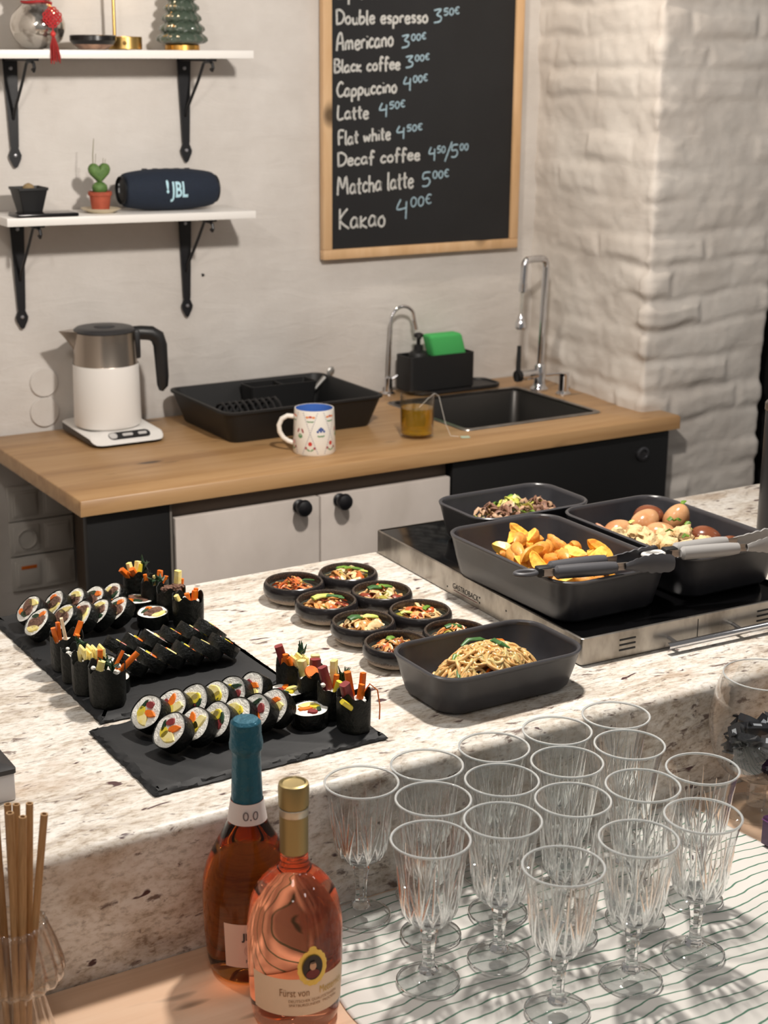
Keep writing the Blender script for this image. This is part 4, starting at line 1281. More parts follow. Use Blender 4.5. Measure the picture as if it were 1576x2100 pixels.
def stick(w, L, mb=None, bend=0.0, taper=0.9):
    mb = mb or MB()
    n = 6
    rings = []
    for k in range(n):
        q = k/(n-1)
        s = w*(1-(1-taper)*q)
        ring = rrect(s, s*0.86, s*0.22, 2)
        rings.append([(x+bend*q*q, y, L*q) for x, y, _ in ring])
    return mb.loft(rings, 0, True, True)
def roll_end(x, y, r, h, label, fills, seed, lean=(0, 0)):
    """an end piece standing upright with its filling sticking out of the top"""
    q = random.Random(seed)
    t = thing('kimbap_end', label, 'kimbap', (x, y, ZS+0.0005), (lean[0], lean[1], q.random()*6), 'standing kimbap ends')
    rz = -t.rotation_euler.z
    p = q.random()*6
    f = lambda a, z: 1+0.05*math.sin(2*a+p)+0.025*math.sin(7*a+p)
    n = 44
    rings = []
    for (rr, z, j) in ((r*0.4, 0.0, 0), (r*0.93, 0.0, 0), (r*0.98, 0.003, 0), (r*1.0, h*0.5, 0), (r*1.0, h, 1), (r*0.955, h-0.0005, 1), (r*0.94, h-0.012, 0)):
        rings.append([(rr*f(a, z)*math.cos(a), rr*f(a, z)*math.sin(a), z+(0.004*math.sin(3*a+p)+0.0022*math.sin(8*a+2*p) if j else 0)) for a in [2*PI*k/n for k in range(n)]])
    part('seaweed_wrap', MB().loft(rings, 0, True, False), m_norim, t)
    rc = MB()
    for k in range(26):
        a, d = k*2.4, r*0.70*math.sqrt((k+0.5)/26)
        rc.blob((d*math.cos(a), d*math.sin(a), h-0.010+q.uniform(-.001, .002)), (0.0046, 0.0034, 0.0030), 1, 0.1, seed=k)
    part('rice', rc, m_rice, t)
    R = Matrix.Rotation(rz, 3, 'Z')
    for nm, fx, fy, w, L, tx, ty, bend in fills:
        P = R @ Vector((fx*r, fy*r, 0))
        dv = R @ Vector((tx, ty, 1))
        eu = axis_rot(dv, q.random()*3)
        z = h-0.012
        if nm == 'carrot_disc':
            mb = MB().lathe([(0, 0), (w, 0), (w+.0004, 0.001), (w, 0.003), (0, 0.003)], 24)
            part(nm, mb, m_carrot, t, (P.x, P.y, h+0.001), axis_rot(dv, 0))
        elif nm == 'spinach':
            mb = MB()
            for k in range(7):
                a = q.random()*6.3
                mb.tube([(0, 0, 0), (0.004*math.cos(a), 0.004*math.sin(a), L*0.6), (0.009*math.cos(a+.6), 0.009*math.sin(a+.6), L*q.uniform(.6, 1.0))], [0.0022, 0.0032, 0.0008], 6, flat=0.4)
            part('spinach', mb, m_spin, t, (P.x, P.y, z+0.004), eu)
        elif nm == 'beef':
            mb = MB()
            for k in range(9):
                mb.blob((q.uniform(-.007, .007), q.uniform(-.007, .007), 0.010+q.uniform(-.002, .005)), (0.0055, 0.004, 0.0035), 2, 0.5, 2, seed=k+seed)
            part('beef', mb, m_beef, t, (P.x, P.y, z))
        elif nm == 'egg_ribbon':
            mb = MB()
            for k in range(3):
                o = (k-1)*0.0068
                z2 = L*(0.78+0.12*((k*7+seed) % 3))
                mb.tube([(o, 0.002, 0.004), (o*1.1, 0.001, z2*0.6), (o*1.15+0.001, -0.003, z2*0.88), (o*1.15+0.002, -0.010, z2*0.80), (o*1.1+0.002, -0.0135, z2*0.50)], [0.004, 0.0062, 0.0066, 0.0062, 0.004], 9, flat=0.45)
            for k in range(3):
                mb.blob((q.uniform(-.008, .008), q.uniform(-.004, .006), L*0.55), (0.006, 0.005, 0.004), 2, 0.5, 2, seed=seed+k)
            part('egg_ribbon', mb, m_egg, t, (P.x, P.y, z), (0, 0, rz))
        elif nm == 'strand':
            mb = MB().tube([(0, 0, 0.008), (0.010, 0.0, 0.019), (0.0205, -0.001, 0.009), (0.0235, -0.002, -0.012), (0.023, -0.002, -0.030)], 0.0009, 6)
            part('carrot_strand', mb, m_carrot, t, (P.x, P.y, z), (0, 0, rz))
        else:
            m = {'carrot_stick': m_carrot, 'egg_strip': m_egg, 'sausage_stick': m_ham, 'radish_strip': m_radish, 'radish_slab': m_crab, 'rice_lump': m_rice}[nm]
            if nm == 'rice_lump':
                mb = MB().blob((0, 0, 0.013), (w*0.75, w*0.62, w*0.55), 2, 0.25, 3, seed=seed)
            elif nm == 'radish_slab':
                mb = MB().prism([(-w, -0.002), (w, -0.002), (w, 0.002), (-w, 0.002)], 0, L)
                mb.v = [(x*(0.5+0.25*(z < L/2)*2), y2, z) for x, y2, z in mb.v]
                eu = axis_rot(dv, rz)
            else:
                mb = stick(w*1.25, 0.011+(L-0.011)*0.72, bend=bend)
            part(nm, mb, m, t, (P.x, P.y, z), eu)
C, E_, SA, RD = 'carrot_stick', 'egg_strip', 'sausage_stick', 'radish_strip'
roll_end(0.880, 1.655, 0.0195, 0.046, 'standing kimbap end with tall sausage and spinach, rearmost on near slate', [(SA, -.25, .2, .0095, .046, -.30, .05, 0), (C, -.45, -.3, .0062, .032, -.10, 0, 0), (C, -.1, -.45, .0065, .027, -.35, .1, 0), (C, -.65, -.1, .005, .022, .1, .1, 0), ('egg_ribbon', .35, .0, 0, .020, 0, 0, 0), ('spinach', .5, .3, 0, .032, .5, -.1, 0)], 1)
roll_end(0.889, 1.615, 0.0195, 0.045, 'standing kimbap end with sausage block and carrot disc, near slate', [(SA, .25, .1, .0115, .032, .05, .05, 0), ('carrot_disc', -.3, -.45, .0098, 0, .15, -.8, 0), (E_, -.35, .5, .009, .030, -.1, .05, 0), (E_, .5, .55, .010, .034, .05, .05, 0)], 2)
roll_end(0.8935, 1.570, 0.0200, 0.044, 'standing kimbap end with sausage, curved egg strip and rice lump, near slate', [(SA, -.25, .1, .0095, .044, -.22, .1, 0), (E_, .35, .35, .0085, .046, -.1, .05, .006), (C, .15, 0, .006, .026, .1, 0, 0), (RD, .25, -.55, .0066, .022, .9, -.2, 0), (RD, -.1, -.5, .007, .022, .2, -.2, 0), ('rice_lump', -.8, -.1, .0058, 0, 0, 0, 0), ('spinach', .75, .3, 0, .026, .2, 0, 0)], 3)
roll_end(0.8960, 1.523, 0.0210, 0.047, 'standing kimbap end with pink sausage, carrot sticks and hanging strand', [(SA, -.35, -.1, .0105, .038, -.30, -.1, 0), (C, .1, .4, .0078, .046, -.12, .1, 0), (C, .6, .2, .0062, .042, .12, .05, 0), (C, .25, -.2, .0062, .028, .15, 0, 0), (RD, -.55, -.65, .0062, .022, -1.2, -.2, 0), ('strand', .6, 0, 0, 0, 0, 0, 0)], 4)
roll_end(0.850, 2.090, 0.0200, 0.050, 'standing kimbap end with fallen carrot and egg, farthest of all', [(C, -.5, -.3, .0075, .030, -.9, .1, 0), (C, -.1, -.5, .0075, .028, -.6, -.2, 0), (E_, .1, .2, .008, .028, .15, .1, 0), (E_, -.2, .4, .007, .026, -.2, .1, 0), ('spinach', .5, .2, 0, .028, .4, 0, 0), (RD, .1, 0, .006, .024, .3, .1, 0)], 5)
roll_end(0.860, 2.047, 0.0200, 0.044, 'standing kimbap end with three short carrot sticks, far right group', [(C, -.5, .2, .0055, .026, -.1, .1, 0), (C, .45, .2, .0068, .030, .1, 0, 0), (E_, .1, 0, .006, .022, 0, .1, 0), (C, .8, 0, .0055, .018, .2, 0, 0), ('spinach', .1, -.3, 0, .020, .2, -.2, 0), ('spinach', -.3, -.2, 0, .018, .1, 0, 0)], 6)
roll_end(0.8675, 2.004, 0.0205, 0.044, 'standing kimbap end of beef with one tall egg strip, far right group', [('beef', -.25, 0, 0, 0, 0, 0, 0), ('beef', .3, -.1, 0, 0, 0, 0, 0), (E_, .6, .25, .0085, .044, .06, 0, 0), (C, .85, .2, .0055, .026, .1, 0, 0), (E_, -.1, .1, .003, .026, .9, .2, 0)], 7)
roll_end(0.8725, 1.955, 0.0215, 0.045, 'standing kimbap end with low carrot bits, right edge of far slate', [(C, .1, .1, .0062, .018, -.2, 0, 0), (C, .4, .0, .0062, .022, .1, 0, 0), (C, .6, .2, .0055, .024, .1, 0, 0), (E_, -.5, .2, .006, .018, -.4, 0, 0), ('rice_lump', -.4, -.3, .004, 0, 0, 0, 0)], 8)
roll_end(0.665, 1.888, 0.0215, 0.047, 'standing kimbap end with pale radish slab between carrots, far slate left', [('radish_slab', -.05, 0, .0085, .036, -.12, .1, 0), (C, -.6, .2, .0068, .028, -.15, .1, 0), (C, .55, .2, .0066, .034, .45, .1, 0), (C, .25, -.5, .0062, .018, .3, -.2, 0), (C, -.3, .5, .0055, .034, -.05, .05, 0)], 9)
roll_end(0.661, 1.845, 0.0195, 0.042, 'low standing kimbap end with spinach and rice grains, far slate left', [('spinach', .3, .1, 0, .024, .2, 0, 0), ('rice_lump', -.5, .2, .004, 0, 0, 0, 0), ('rice_lump', .1, -.5, .0042, 0, 0, 0, 0)], 10)
roll_end(0.659, 1.800, 0.0205, 0.046, 'standing kimbap end with curled yellow egg ribbons, far slate left', [('egg_ribbon', -.1, -.1, 0, .030, 0, 0, 0), ('egg_ribbon', .45, .1, 0, .027, 0, 0, 0), ('rice_lump', .75, -.1, .0045, 0, 0, 0, 0), ('spinach', .6, -.4, 0, .018, .2, -.2, 0)], 11)
roll_end(0.6665, 1.750, 0.0240, 0.050, 'standing kimbap end with long tilted carrot stick, near corner of far slate', [(C, .55, -.1, .0068, .046, 1.15, -.1, 0), (C, .45, .3, .0042, .036, .65, .1, 0), (C, -.25, .4, .0058, .038, .10, .1, 0), (E_, -.45, .1, .0080, .024, .25, -.1, 0), ('spinach', .0, .2, 0, .022, 0, 0, 0), ('spinach', .2, -.2, 0, .018, 0, -.2, 0), ('rice_lump', .5, -.4, .0055, 0, 0, 0, 0), ('rice_lump', -.75, 0, .005, 0, 0, 0, 0)], 12)
# ------------------------------------------------------------------ kimchi bowls
def bowl_glaze():
    t = NT('black_and_sand_glaze')
    v = t.coords()
    tc = t.n('ShaderNodeTexCoord')
    sx = t.n('ShaderNodeSeparateXYZ')
    t.l(tc.outputs['Object'], sx.inputs[0])
    mr = t.n('ShaderNodeMapRange')
    mr.inputs[1].default_value, mr.inputs[2].default_value = -0.004, 0.0215
    t.l(sx.outputs[2], mr.inputs[0])
    sp = t.noise(v, 900, 2, 0.7)
    add = t.n('ShaderNodeMath', operation='MULTIPLY_ADD')
    t.l(sp, add.inputs[0])
    add.inputs[1].default_value = 0.5
    sub = t.n('ShaderNodeMath', operation='ADD')
    t.l(mr.outputs[0], add.inputs[2])
    c = t.ramp(add.outputs[0], [(0.52, (216, 202, 184)), (0.78, (150, 134, 120)), (1.0, (34, 31, 32))])
    r = t.ramp(add.outputs[0], [(0.6, (0.6, 0.6, 0.6, 1)), (1.0, (0.22, 0.22, 0.22, 1))])
    return t.set(Base_Color=c, Roughness=r)
m_bowl = bowl_glaze()
m_bowl_in = M('grey_green_glaze', (86, 94, 88), 0.3, col2=(60, 62, 58), nscale=60)
m_rim = M('brown_speckled_rim', (52, 44, 40), 0.25, col2=(96, 80, 64), nscale=500, lo=0.5, hi=0.7)
KM = [M('kimchi_red', (188, 88, 40), 0.32, col2=(214, 124, 62), nscale=120, bump=(160, 0.4, 0.002)), M('kimchi_orange', (214, 144, 78), 0.32, col2=(226, 174, 112), nscale=120, bump=(160, 0.4, 0.002)), M('kimchi_pale', (236, 210, 160), 0.32, col2=(220, 172, 112), nscale=90, bump=(160, 0.3, 0.002)), M('kimchi_dark', (140, 58, 34), 0.35), M('kimchi_leaf', (158, 148, 58), 0.4)]
m_scal = M('scallion_green', (112, 148, 48), 0.38, col2=(74, 112, 40), nscale=120)
m_scaly = M('scallion_pale', (206, 210, 120), 0.38, col2=(176, 190, 84), nscale=120)
m_scald = M('scallion_dark', (48, 92, 40), 0.4, col2=(66, 112, 52), nscale=120)
def ribbon(mb, q, c, L, w, mi, lift=0.006, flat=0.28):
    a = q.random()*2*PI
    b = q.uniform(-1.6, 1.6)
    P = []
    for k in range(6):
        s = k/5-0.5
        aa = a+b*s
        P.append((c[0]+L*s*math.cos(aa), c[1]+L*s*math.sin(aa), c[2]+lift*math.sin(PI*(k/5))*q.uniform(0.5, 1.2)+q.uniform(-.0008, .0008)))
    upv = Vector((q.uniform(-.8, .8), q.uniform(-.8, .8), 1)).normalized()
    mb.tube(P, [w*0.6, w*q.uniform(.8, 1.1), w, w*q.uniform(.8, 1.2), w*0.9, w*0.35], 7, mi, flat=flat, upv=upv)
BOWL = None
BL = [('far left', 1.068, 1.997), ('far right', 1.163, 1.996), ('left, second row from the back', 1.069, 1.898), ('right, second row from the back', 1.162, 1.894), ('left, third row from the back', 1.071, 1.795), ('right, third row from the back', 1.166, 1.793), ('front left', 1.067, 1.699), ('half hidden front right', 1.163, 1.696)]
KS = [('shredded kimchi heap, reddest of the eight, in the far left bowl', 0), ('pale cubed kimchi topped with long green scallions in the far right bowl', 2), ('kimchi under a fat yellow-green scallion, left bowl of second row', 1), ('kimchi with pale chunks and dark scallion leaf, right bowl of second row', 2), ('folded pale kimchi leaves under two scallions, left bowl of third row', 2), ('wide pale kimchi leaf with green fleck, right bowl of third row', 2), ('fine shredded kimchi in the front left bowl', 1), ('shredded kimchi with dark scallion in the half hidden front right bowl', 1)]
SC = [[(.020, -.002, -.2, .022, .0016, 2)], [(.004, .012, -.5, .034, .0030, 0), (.010, .003, -.6, .030, .0030, 0), (.0, .016, -.45, .026, .0026, 2), (.018, -.004, -.7, .022, .0026, 1)], [(-.002, .010, .10, .038, .0052, 1), (.010, .004, -.35, .030, .0034, 2), (.016, .002, -.6, .022, .0030, 2)], [(-.006, .010, -.15, .026, .0046, 2), (.006, .006, -.3, .024, .0040, 0)], [(-.006, .014, .05, .024, .0052, 2), (.014, .008, -.3, .022, .0044, 1)], [(.006, -.004, .6, .022, .0034, 0), (-.022, .006, -.3, .018, .0030, 1)], [(-.004, .012, .5, .016, .0044, 0)], [(.0, .010, -.2, .024, .0044, 2)]]
for k, (nm, x, y) in enumerate(BL):
    lab = 'small black sand-glazed bowl of kimchi, %s' % nm
    if BOWL is None:
        BOWL = thing('side_dish_bowl', lab, 'bowl', (x, y, ZG), group='small black kimchi bowls')
        prof = [(0, 0.0012), (0.024, 0.0012), (0.026, 0.0), (0.030, 0.001), (0.040, 0.006), (0.0460, 0.013), (0.0475, 0.020), (0.0465, 0.027), (0.0445, 0.0305)]
        part('shell', MB().lathe(prof, 64), m_bowl, BOWL)
        part('lip', MB().lathe([(0.0445, 0.0305), (0.0430, 0.0318), (0.0412, 0.0312), (0.0400, 0.0290), (0.0405, 0.024), (0.0405, 0.021)], 64), m_rim, BOWL)
        part('inside', MB().lathe([(0.0405, 0.021), (0.0395, 0.016), (0.034, 0.011), (0.022, 0.0085), (0, 0.008)], 48), m_bowl_in, BOWL)
    else:
        dup(BOWL, (x, y, ZG), (0, 0, k*0.8), lab)
    q = random.Random(40+k)
    mb = MB()
    bias = KS[k][1]
    for j in range(70):
        a, d = q.random()*2*PI, 0.030*math.sqrt(q.random())
        z = 0.0115+0.021*(1-(d/0.034)**2)*q.random()**0.6
        mi = bias if q.random() < 0.45 else q.choice((0, 1, 1, 2, 3, 4))
        fine = k in (0, 6, 7)
        ribbon(mb, q, (d*math.cos(a), d*math.sin(a)-0.001, z), q.uniform(.012, .028), q.uniform(.0016, .0032) if fine else q.uniform(.0024, .0062), mi, 0.005)
    solo('kimchi', mb, KM, KS[k][0], 'kimchi', (x, y, ZG+0.0005), kind='stuff', angle=60)
    for j, (dx, dy, an, L, w, mi) in enumerate(SC[k]):
        s = MB().tube([(-L/2, 0, 0), (-L/5, 0.001, 0.0022), (L/5, -0.001, 0.0024), (L/2, 0.001, 0.0005)], [w, w*1.05, w, w*0.8], 10, flat=0.45)
        where = ('far left', 'far right', 'second-row left', 'second-row right', 'third-row left', 'third-row right', 'front left', 'half hidden')[k]
        which = ('', 'one of several ', 'one of several ', 'one of several ')[min(3, len(SC[k])-1)]
        col = ('green', 'pale yellow', 'dark green')[mi]
        num = [m for m in SC[k]].index(SC[k][j])
        dup_col = [m[5] for m in SC[k]].count(mi) > 1
        pos = (' rear' if dy == max(m[1] for m in SC[k] if m[5] == mi) else ' front') if dup_col else ''
        solo('scallion_slice', s, (m_scal, m_scaly, m_scald)[mi], '%s%s scallion slice on the kimchi in the %s bowl' % (col, pos, where), 'scallion', (x+dx, y+dy-0.004, ZG+0.0345-(dx*dx+dy*dy)*12), (0.15, 0.08, an), 'scallion slices on the kimchi')

# ------------------------------------------------------------------ warming plate
m_dish = M('anthracite_stoneware', (50, 50, 54), 0.36, col2=(45, 45, 49), nscale=40)
HPZ = 0.9395
def hotplate():
    x0, x1, y0, y1 = 1.296, 1.700, 1.553, 2.134
    t = thing('warming_plate', 'steel buffet warming plate with black glass top under three dishes', 'hot plate', ((x0+x1)/2-0.0070, (y0+y1)/2-0.004, ZG), (0, 0, math.radians(-2.3)))
    w, d = x1-x0, y1-y0
    st = M('scuffed_steel', (176, 170, 162), 0.34, 1.0, col2=(136, 130, 122), nscale=26, bump=(220, 0.06, 0.001), stretch=(1, 1, 0.5))
    part('steel_housing', MB().loft([rrect(w-0.002, d-0.002, 0.004, 3, z=0.0008), rrect(w, d, 0.005, 3, z=0.002), rrect(w, d, 0.005, 3, z=0.0395), rrect(w-0.003, d-0.003, 0.004, 3, z=0.0405), rrect(w-0.007, d-0.007, 0.003, 3, z=0.0405), rrect(w-0.007, d-0.007, 0.003, 3, z=0.0375)], 0, True, True), st, t)
    part('glass_top', MB().loft([rrect(w-0.008, d-0.008, 0.003, 3, z=0.0376), rrect(w-0.008, d-0.008, 0.003, 3, z=0.0390), rrect(w-0.010, d-0.010, 0.003, 3, z=0.0395)], 0, False, True), M('black_ceramic_glass', (8, 8, 9), 0.09), t, label='glossy black glass top')
    for sx in (-1, 1):
        for sy in (-1, 1):
            part('foot', MB().cyl((sx*(w/2-0.04), sy*(d/2-0.04), 0), 0.014, 0.002, 20), m_black, t)
    cx, cy = (x0+x1)/2, (y0+y1)/2
    for gx in (1.361, 1.612):
        for z in (0.0125, 0.0200, 0.0275):
            part('vent_slot', MB().box((gx+0.0135-cx, y0-cy-0.0002, z), (0.028, 0.0012, 0.0026), 0.0004), m_black, t)
    h = part('handle', MB().tube([(1.430-cx, y0-cy-0.020, 0.0125), (1.655-cx, y0-cy-0.020, 0.0125)], 0.0050, 16), m_chrome, t, label='steel bar handle')
    for hx in (1.448, 1.566):
        part('handle_post', MB().tube([(hx-cx, y0-cy, 0.0150), (hx-cx, y0-cy-0.019, 0.0128)], 0.0036, 10), m_chrome, h)
    part('panel_seam', MB().box((1.500-cx, y0-cy-0.0001, 0.020), (0.0008, 0.0008, 0.030)), m_black, t)
    vs, fs = text_mb('GASTROBACK', 0.0125, 0, 0.0, 'CENTER', 0.92)
    lg = MB().add([(x0-cx-0.0004, 1.852-cy-x, 0.0125+y) for x, y, _ in vs], fs)
    lg.add([(x0-cx-0.0004, 1.852-cy+s*0.034, z) for s, z in ((1, 0.0093), (-1, 0.0093), (-1, 0.0103), (1, 0.0103))], [(0, 1, 2, 3)], 1)
    part('maker_lettering', lg, [m_black, M('dark_red_line', (110, 36, 40), 0.5)], t, smooth=False, label='black lettering with red underline')
    for yy, zz in ((1.812, 0.020), (1.812, 0.012), (1.74, 0.022), (1.905, 0.010), (1.640, 0.020)):
        part('rivet', MB().lathe([(0, 0.0006), (0.0014, 0.0004), (0.0018, 0)], 10), m_black, t, (x0-cx, yy-cy, zz), (0, -PI/2, 0))
hotplate()

def dish(x, y, z, w, d, h, label):
    t = thing('oven_dish', label, 'dish', (x, y, z), group='dark stoneware oven dishes')
    r = lambda g, zz, rad: rrect(w+g, d+g, rad, 10, z=zz)
    o = MB().loft([r(-0.060, 0.0012, 0.022), r(-0.046, 0.0, 0.028), r(-0.036, 0.0015, 0.030), r(-0.026, 0.007, 0.033), r(-0.014, h*0.5, 0.036), r(-0.004, h*0.86, 0.039), r(0.0, h-0.004, 0.040)], 0, True, False)
    part('body', o, m_dish, t)
    part('rim', MB().loft([r(0.0, h-0.004, 0.040), r(0.001, h-0.0015, 0.040), r(-0.002, h, 0.039), r(-0.007, h, 0.037), r(-0.010, h-0.002, 0.036), r(-0.0105, h-0.006, 0.036)]), M('worn_dish_rim', (64, 63, 66), 0.34), t)
    part('inside', MB().loft([r(-0.0105, h-0.006, 0.036), r(-0.020, h*0.5, 0.034), r(-0.034, 0.012, 0.031), r(-0.044, 0.0065, 0.028), r(-0.060, 0.0055, 0.024)], 0, False, True), m_dish, t)
    return t
PD, ED, MD, ND = (1.374, 1.748), (1.596, 1.746), (1.478, 1.996), (1.122, 1.560)
dish(*PD, HPZ, 0.204, 0.308, 0.0680, 'dark oven dish of fried potato wedges on the warming plate')
dish(*ED, HPZ, 0.206, 0.312, 0.0680, 'dark oven dish of brown eggs and tofu on the warming plate')
dish(*MD, HPZ, 0.230, 0.152, 0.0630, 'dark oven dish of meat and greens behind the potatoes')
dish(*ND, ZG, 0.234, 0.148, 0.0580, 'dark oven dish of glass noodles standing directly on the granite')

# ------------------------------------------------------------------ potato wedges
m_pot = M('fried_potato', (246, 190, 76), 0.36, col2=(214, 134, 44), nscale=90, lo=0.45, hi=0.66, bump=(130, 0.35, 0.002))
m_skin = M('browned_potato_skin', (226, 156, 70), 0.40, col2=(178, 106, 44), nscale=110, lo=0.45, hi=0.8, bump=(160, 0.5, 0.002))
m_pot2 = M('pale_fried_potato', (252, 210, 98), 0.36, col2=(228, 156, 54), nscale=80, lo=0.45, hi=0.68, bump=(130, 0.35, 0.002))
def wedge_mesh(L, w, h, seed, inner):
    q = random.Random(seed)
    mb = MB()
    n = 12
    rings, rs2 = [], []
    for k in range(n+1):
        t = -1+2*k/n
        s = math.sqrt(max(0.006, 1-abs(t)**1.7))
        bx = L/2*t
        sag = 0.12*L*(t*t-0.4)
        ring = []
        for j in range(7):
            a = PI*j/6
            ring.append((bx, w/2*s*math.cos(a)*(1+q.uniform(-.06, .06)), -h*0.55*math.sin(a)*s+sag))
        rings.append(ring+[(bx*0.94, w*(0.10+0.04*math.sin(3*t+seed))*s, h*0.42*s*(1+q.uniform(-.12, .12))+sag*0.85)])
    nn = 8
    vs = [p for r in rings for p in r]
    fs, fm = [], []
    for k in range(n):
        for j in range(nn):
            j2 = (j+1) % nn
            fs.append((k*nn+j, (k+1)*nn+j, (k+1)*nn+j2, k*nn+j2))
            fm.append(1 if j < 6 else 0)
    fs.append(tuple(range(nn)))
    fs.append(tuple(n*nn+j for j in range(nn-1, -1, -1)))
    fm += [1, 1]
    mb.v, mb.f, mb.mi = vs, fs, fm
    return mb.mesh('potato_wedge', [inner, m_skin], True, 30)
WM = [wedge_mesh(0.052, 0.023, 0.019, 1, m_pot), wedge_mesh(0.045, 0.023, 0.020, 2, m_pot2), wedge_mesh(0.054, 0.022, 0.016, 3, m_pot), wedge_mesh(0.040, 0.024, 0.019, 4, m_pot2), wedge_mesh(0.049, 0.021, 0.016, 5, m_pot)]
def heap(n, fn, cx, cy, ax, ay, z0, rad, q, pack=0.60):
    done = []
    for k in range(n):
        for tr in range(30):
            a, d = q.random()*2*PI, math.sqrt(q.random())
            x, y = cx+ax*d*math.cos(a), cy+ay*d*math.sin(a)
            z = z0+rad*0.7
            for (X, Y, Z) in done:
                dd = math.hypot(X-x, Y-y)
                if dd < 1.7*rad:
                    z = max(z, Z+math.sqrt((1.7*rad)**2-dd*dd)*pack)
            lim = z0+0.064*(1-0.22*d*d)
            if z < lim or tr == 29:
                break
        done.append((x, y, z))
        fn(k, x, y, z)
qp = random.Random(21)
def put_wedge(k, x, y, z):
    o = part('potato_wedge', WM[k % 5], None, None, (x, y, z), (qp.uniform(0, 2*PI), qp.uniform(-.6, .6), qp.uniform(0, 2*PI)))
    tag(o, 'golden fried potato wedge in the heap in the dark oven dish', 'potato wedge', 'fried potato wedges')
heap(94, put_wedge, 1.372, 1.760, 0.074, 0.112, HPZ+0.008, 0.0128, qp)

# ------------------------------------------------------------------ brown eggs, tofu, mushrooms
def egg_mesh(col, name):
    prof = []
    for k in range(17):
        a = PI*k/16
        z = -math.cos(a)
        prof.append((0.0205*math.sin(a)*(1-0.13*z), 0.0262*z))
    prof[0] = (0, prof[0][1])
    prof[-1] = (0, prof[-1][1])
    return MB().lathe(prof, 32).mesh('brown_egg', col, True, 80)
e1 = egg_mesh(M('soy_egg_tan', (204, 156, 112), 0.22, col2=(182, 126, 82), nscale=26), 'a')
e2 = egg_mesh(M('soy_egg_dark', (128, 74, 48), 0.22, col2=(108, 58, 38), nscale=26), 'b')
EG = [(1.552, 1.812, 0.984, e1, (0.7, 1.3, 0.3), 'tan soy egg lying leftmost in the egg dish'),
      (1.600, 1.808, 0.994, e1, (0.9, 0.5, 1.2), 'upright tan soy egg left of the tallest egg'),
      (1.634, 1.838, 0.990, e2, (1.3, 0.2, 0.4), 'dark brown egg half hidden at the back of the dish'),
      (1.652, 1.792, 0.997, e1, (0.35, 0.25, 0.0), 'tallest glossy tan egg, a scallion on top'),
      (1.600, 1.772, 0.983, e1, (1.4, 0.0, 0.9), 'tan egg half buried in tofu in front'),
      (1.655, 1.728, 0.980, e2, (1.5, 0.1, 0.6), 'dark reddish-brown egg right of the tofu'),
      (1.662, 1.680, 0.976, e2, (1.5, 0.3, 1.9), 'dark brown egg beside the grey tongs, rightmost')]
for x, y, z, m, r, lab in EG:
    tag(part('brown_egg', m, None, None, (x, y, z), r), lab, 'egg', 'brown soy eggs')
m_tofu = M('crumbled_tofu', (232, 204, 156), 0.6, col2=(222, 186, 132), nscale=90, bump=(130, 0.9, 0.005))
qt = random.Random(5)
TF = []
for k in range(15):
    x = 1.520+0.095*(k % 5)/4+qt.uniform(-.008, .008)
    y = 1.775-0.048*(k//5)-0.030*(k % 5)/4+qt.uniform(-.006, .006)
    TF.append((x, y, 0.984+0.008*(1-abs((k//5)-0.5))+qt.uniform(-.003, .005)))
for k, (x, y, z) in enumerate(TF):
    mb = MB().blob((0, 0, 0), (qt.uniform(.015, .022), qt.uniform(.013, .017), qt.uniform(.010, .015)), 3, 0.55, 2.2, seed=k+3)
    solo('tofu_chunk', mb, m_tofu, 'rough beige tofu chunk heaped in front of the brown eggs', 'tofu', (x, y, z), (qt.uniform(-.4, .4), qt.uniform(-.4, .4), qt.random()*6), 'beige tofu chunks', angle=60)
m_mush = M('pink_mushroom', (214, 164, 136), 0.5, col2=(190, 134, 108), nscale=70)
for k, (x, y, z, a) in enumerate(((1.513, 1.838, 0.980, 0.3), (1.526, 1.826, 0.984, 1.2), (1.516, 1.806, 0.980, 2.3))):
    mb = MB().tube([(-0.018, 0, 0), (-0.008, 0.003, 0.007), (0.006, 0.001, 0.008), (0.018, -0.003, 0.001)], [0.005, 0.010, 0.011, 0.006], 10, flat=0.3)
    solo('mushroom_slice', mb, m_mush, '%s curled pinkish mushroom slice at the left end of the egg dish' % ('rear', 'middle', 'front')[k], 'mushroom', (x, y, z), (0.4, 0.2, a), 'mushroom slices')
SCE = [(1.657, 1.788, 1.0215, 'green scallion curl on top of the tallest egg'), (1.622, 1.765, 1.005, 'largest bright green scallion piece between tofu and eggs'), (1.632, 1.750, 1.000, 'small green scallion ring just right of the largest scallion'), (1.585, 1.742, 0.999, 'green scallion ring on the middle of the tofu'), (1.610, 1.716, 0.994, 'green scallion ring on the right front of the tofu'), (1.640, 1.742, 0.993, 'pale green scallion piece at the right end of the tofu'), (1.560, 1.800, 1.001, 'white scallion piece beside the leftmost egg')]
for k, (x, y, z, lab) in enumerate(SCE):
    q = random.Random(k)
    mb = MB()
    for j in range(4 if k == 1 else 1):
        a = q.random()*6
        mb.tube([(0, 0, 0), (0.006*math.cos(a), 0.006*math.sin(a), 0.004), (0.011*math.cos(a+.4), 0.011*math.sin(a+.4), 0.001)], [0.003, 0.0045, 0.002], 7, flat=0.4)
    solo('scallion_slice', mb, m_scaly if k in (5, 6) else m_scal, lab, 'scallion', (x, y, z), (q.uniform(-.3, .3), q.uniform(-.3, .3), q.random()*6), 'scallion pieces on the eggs')

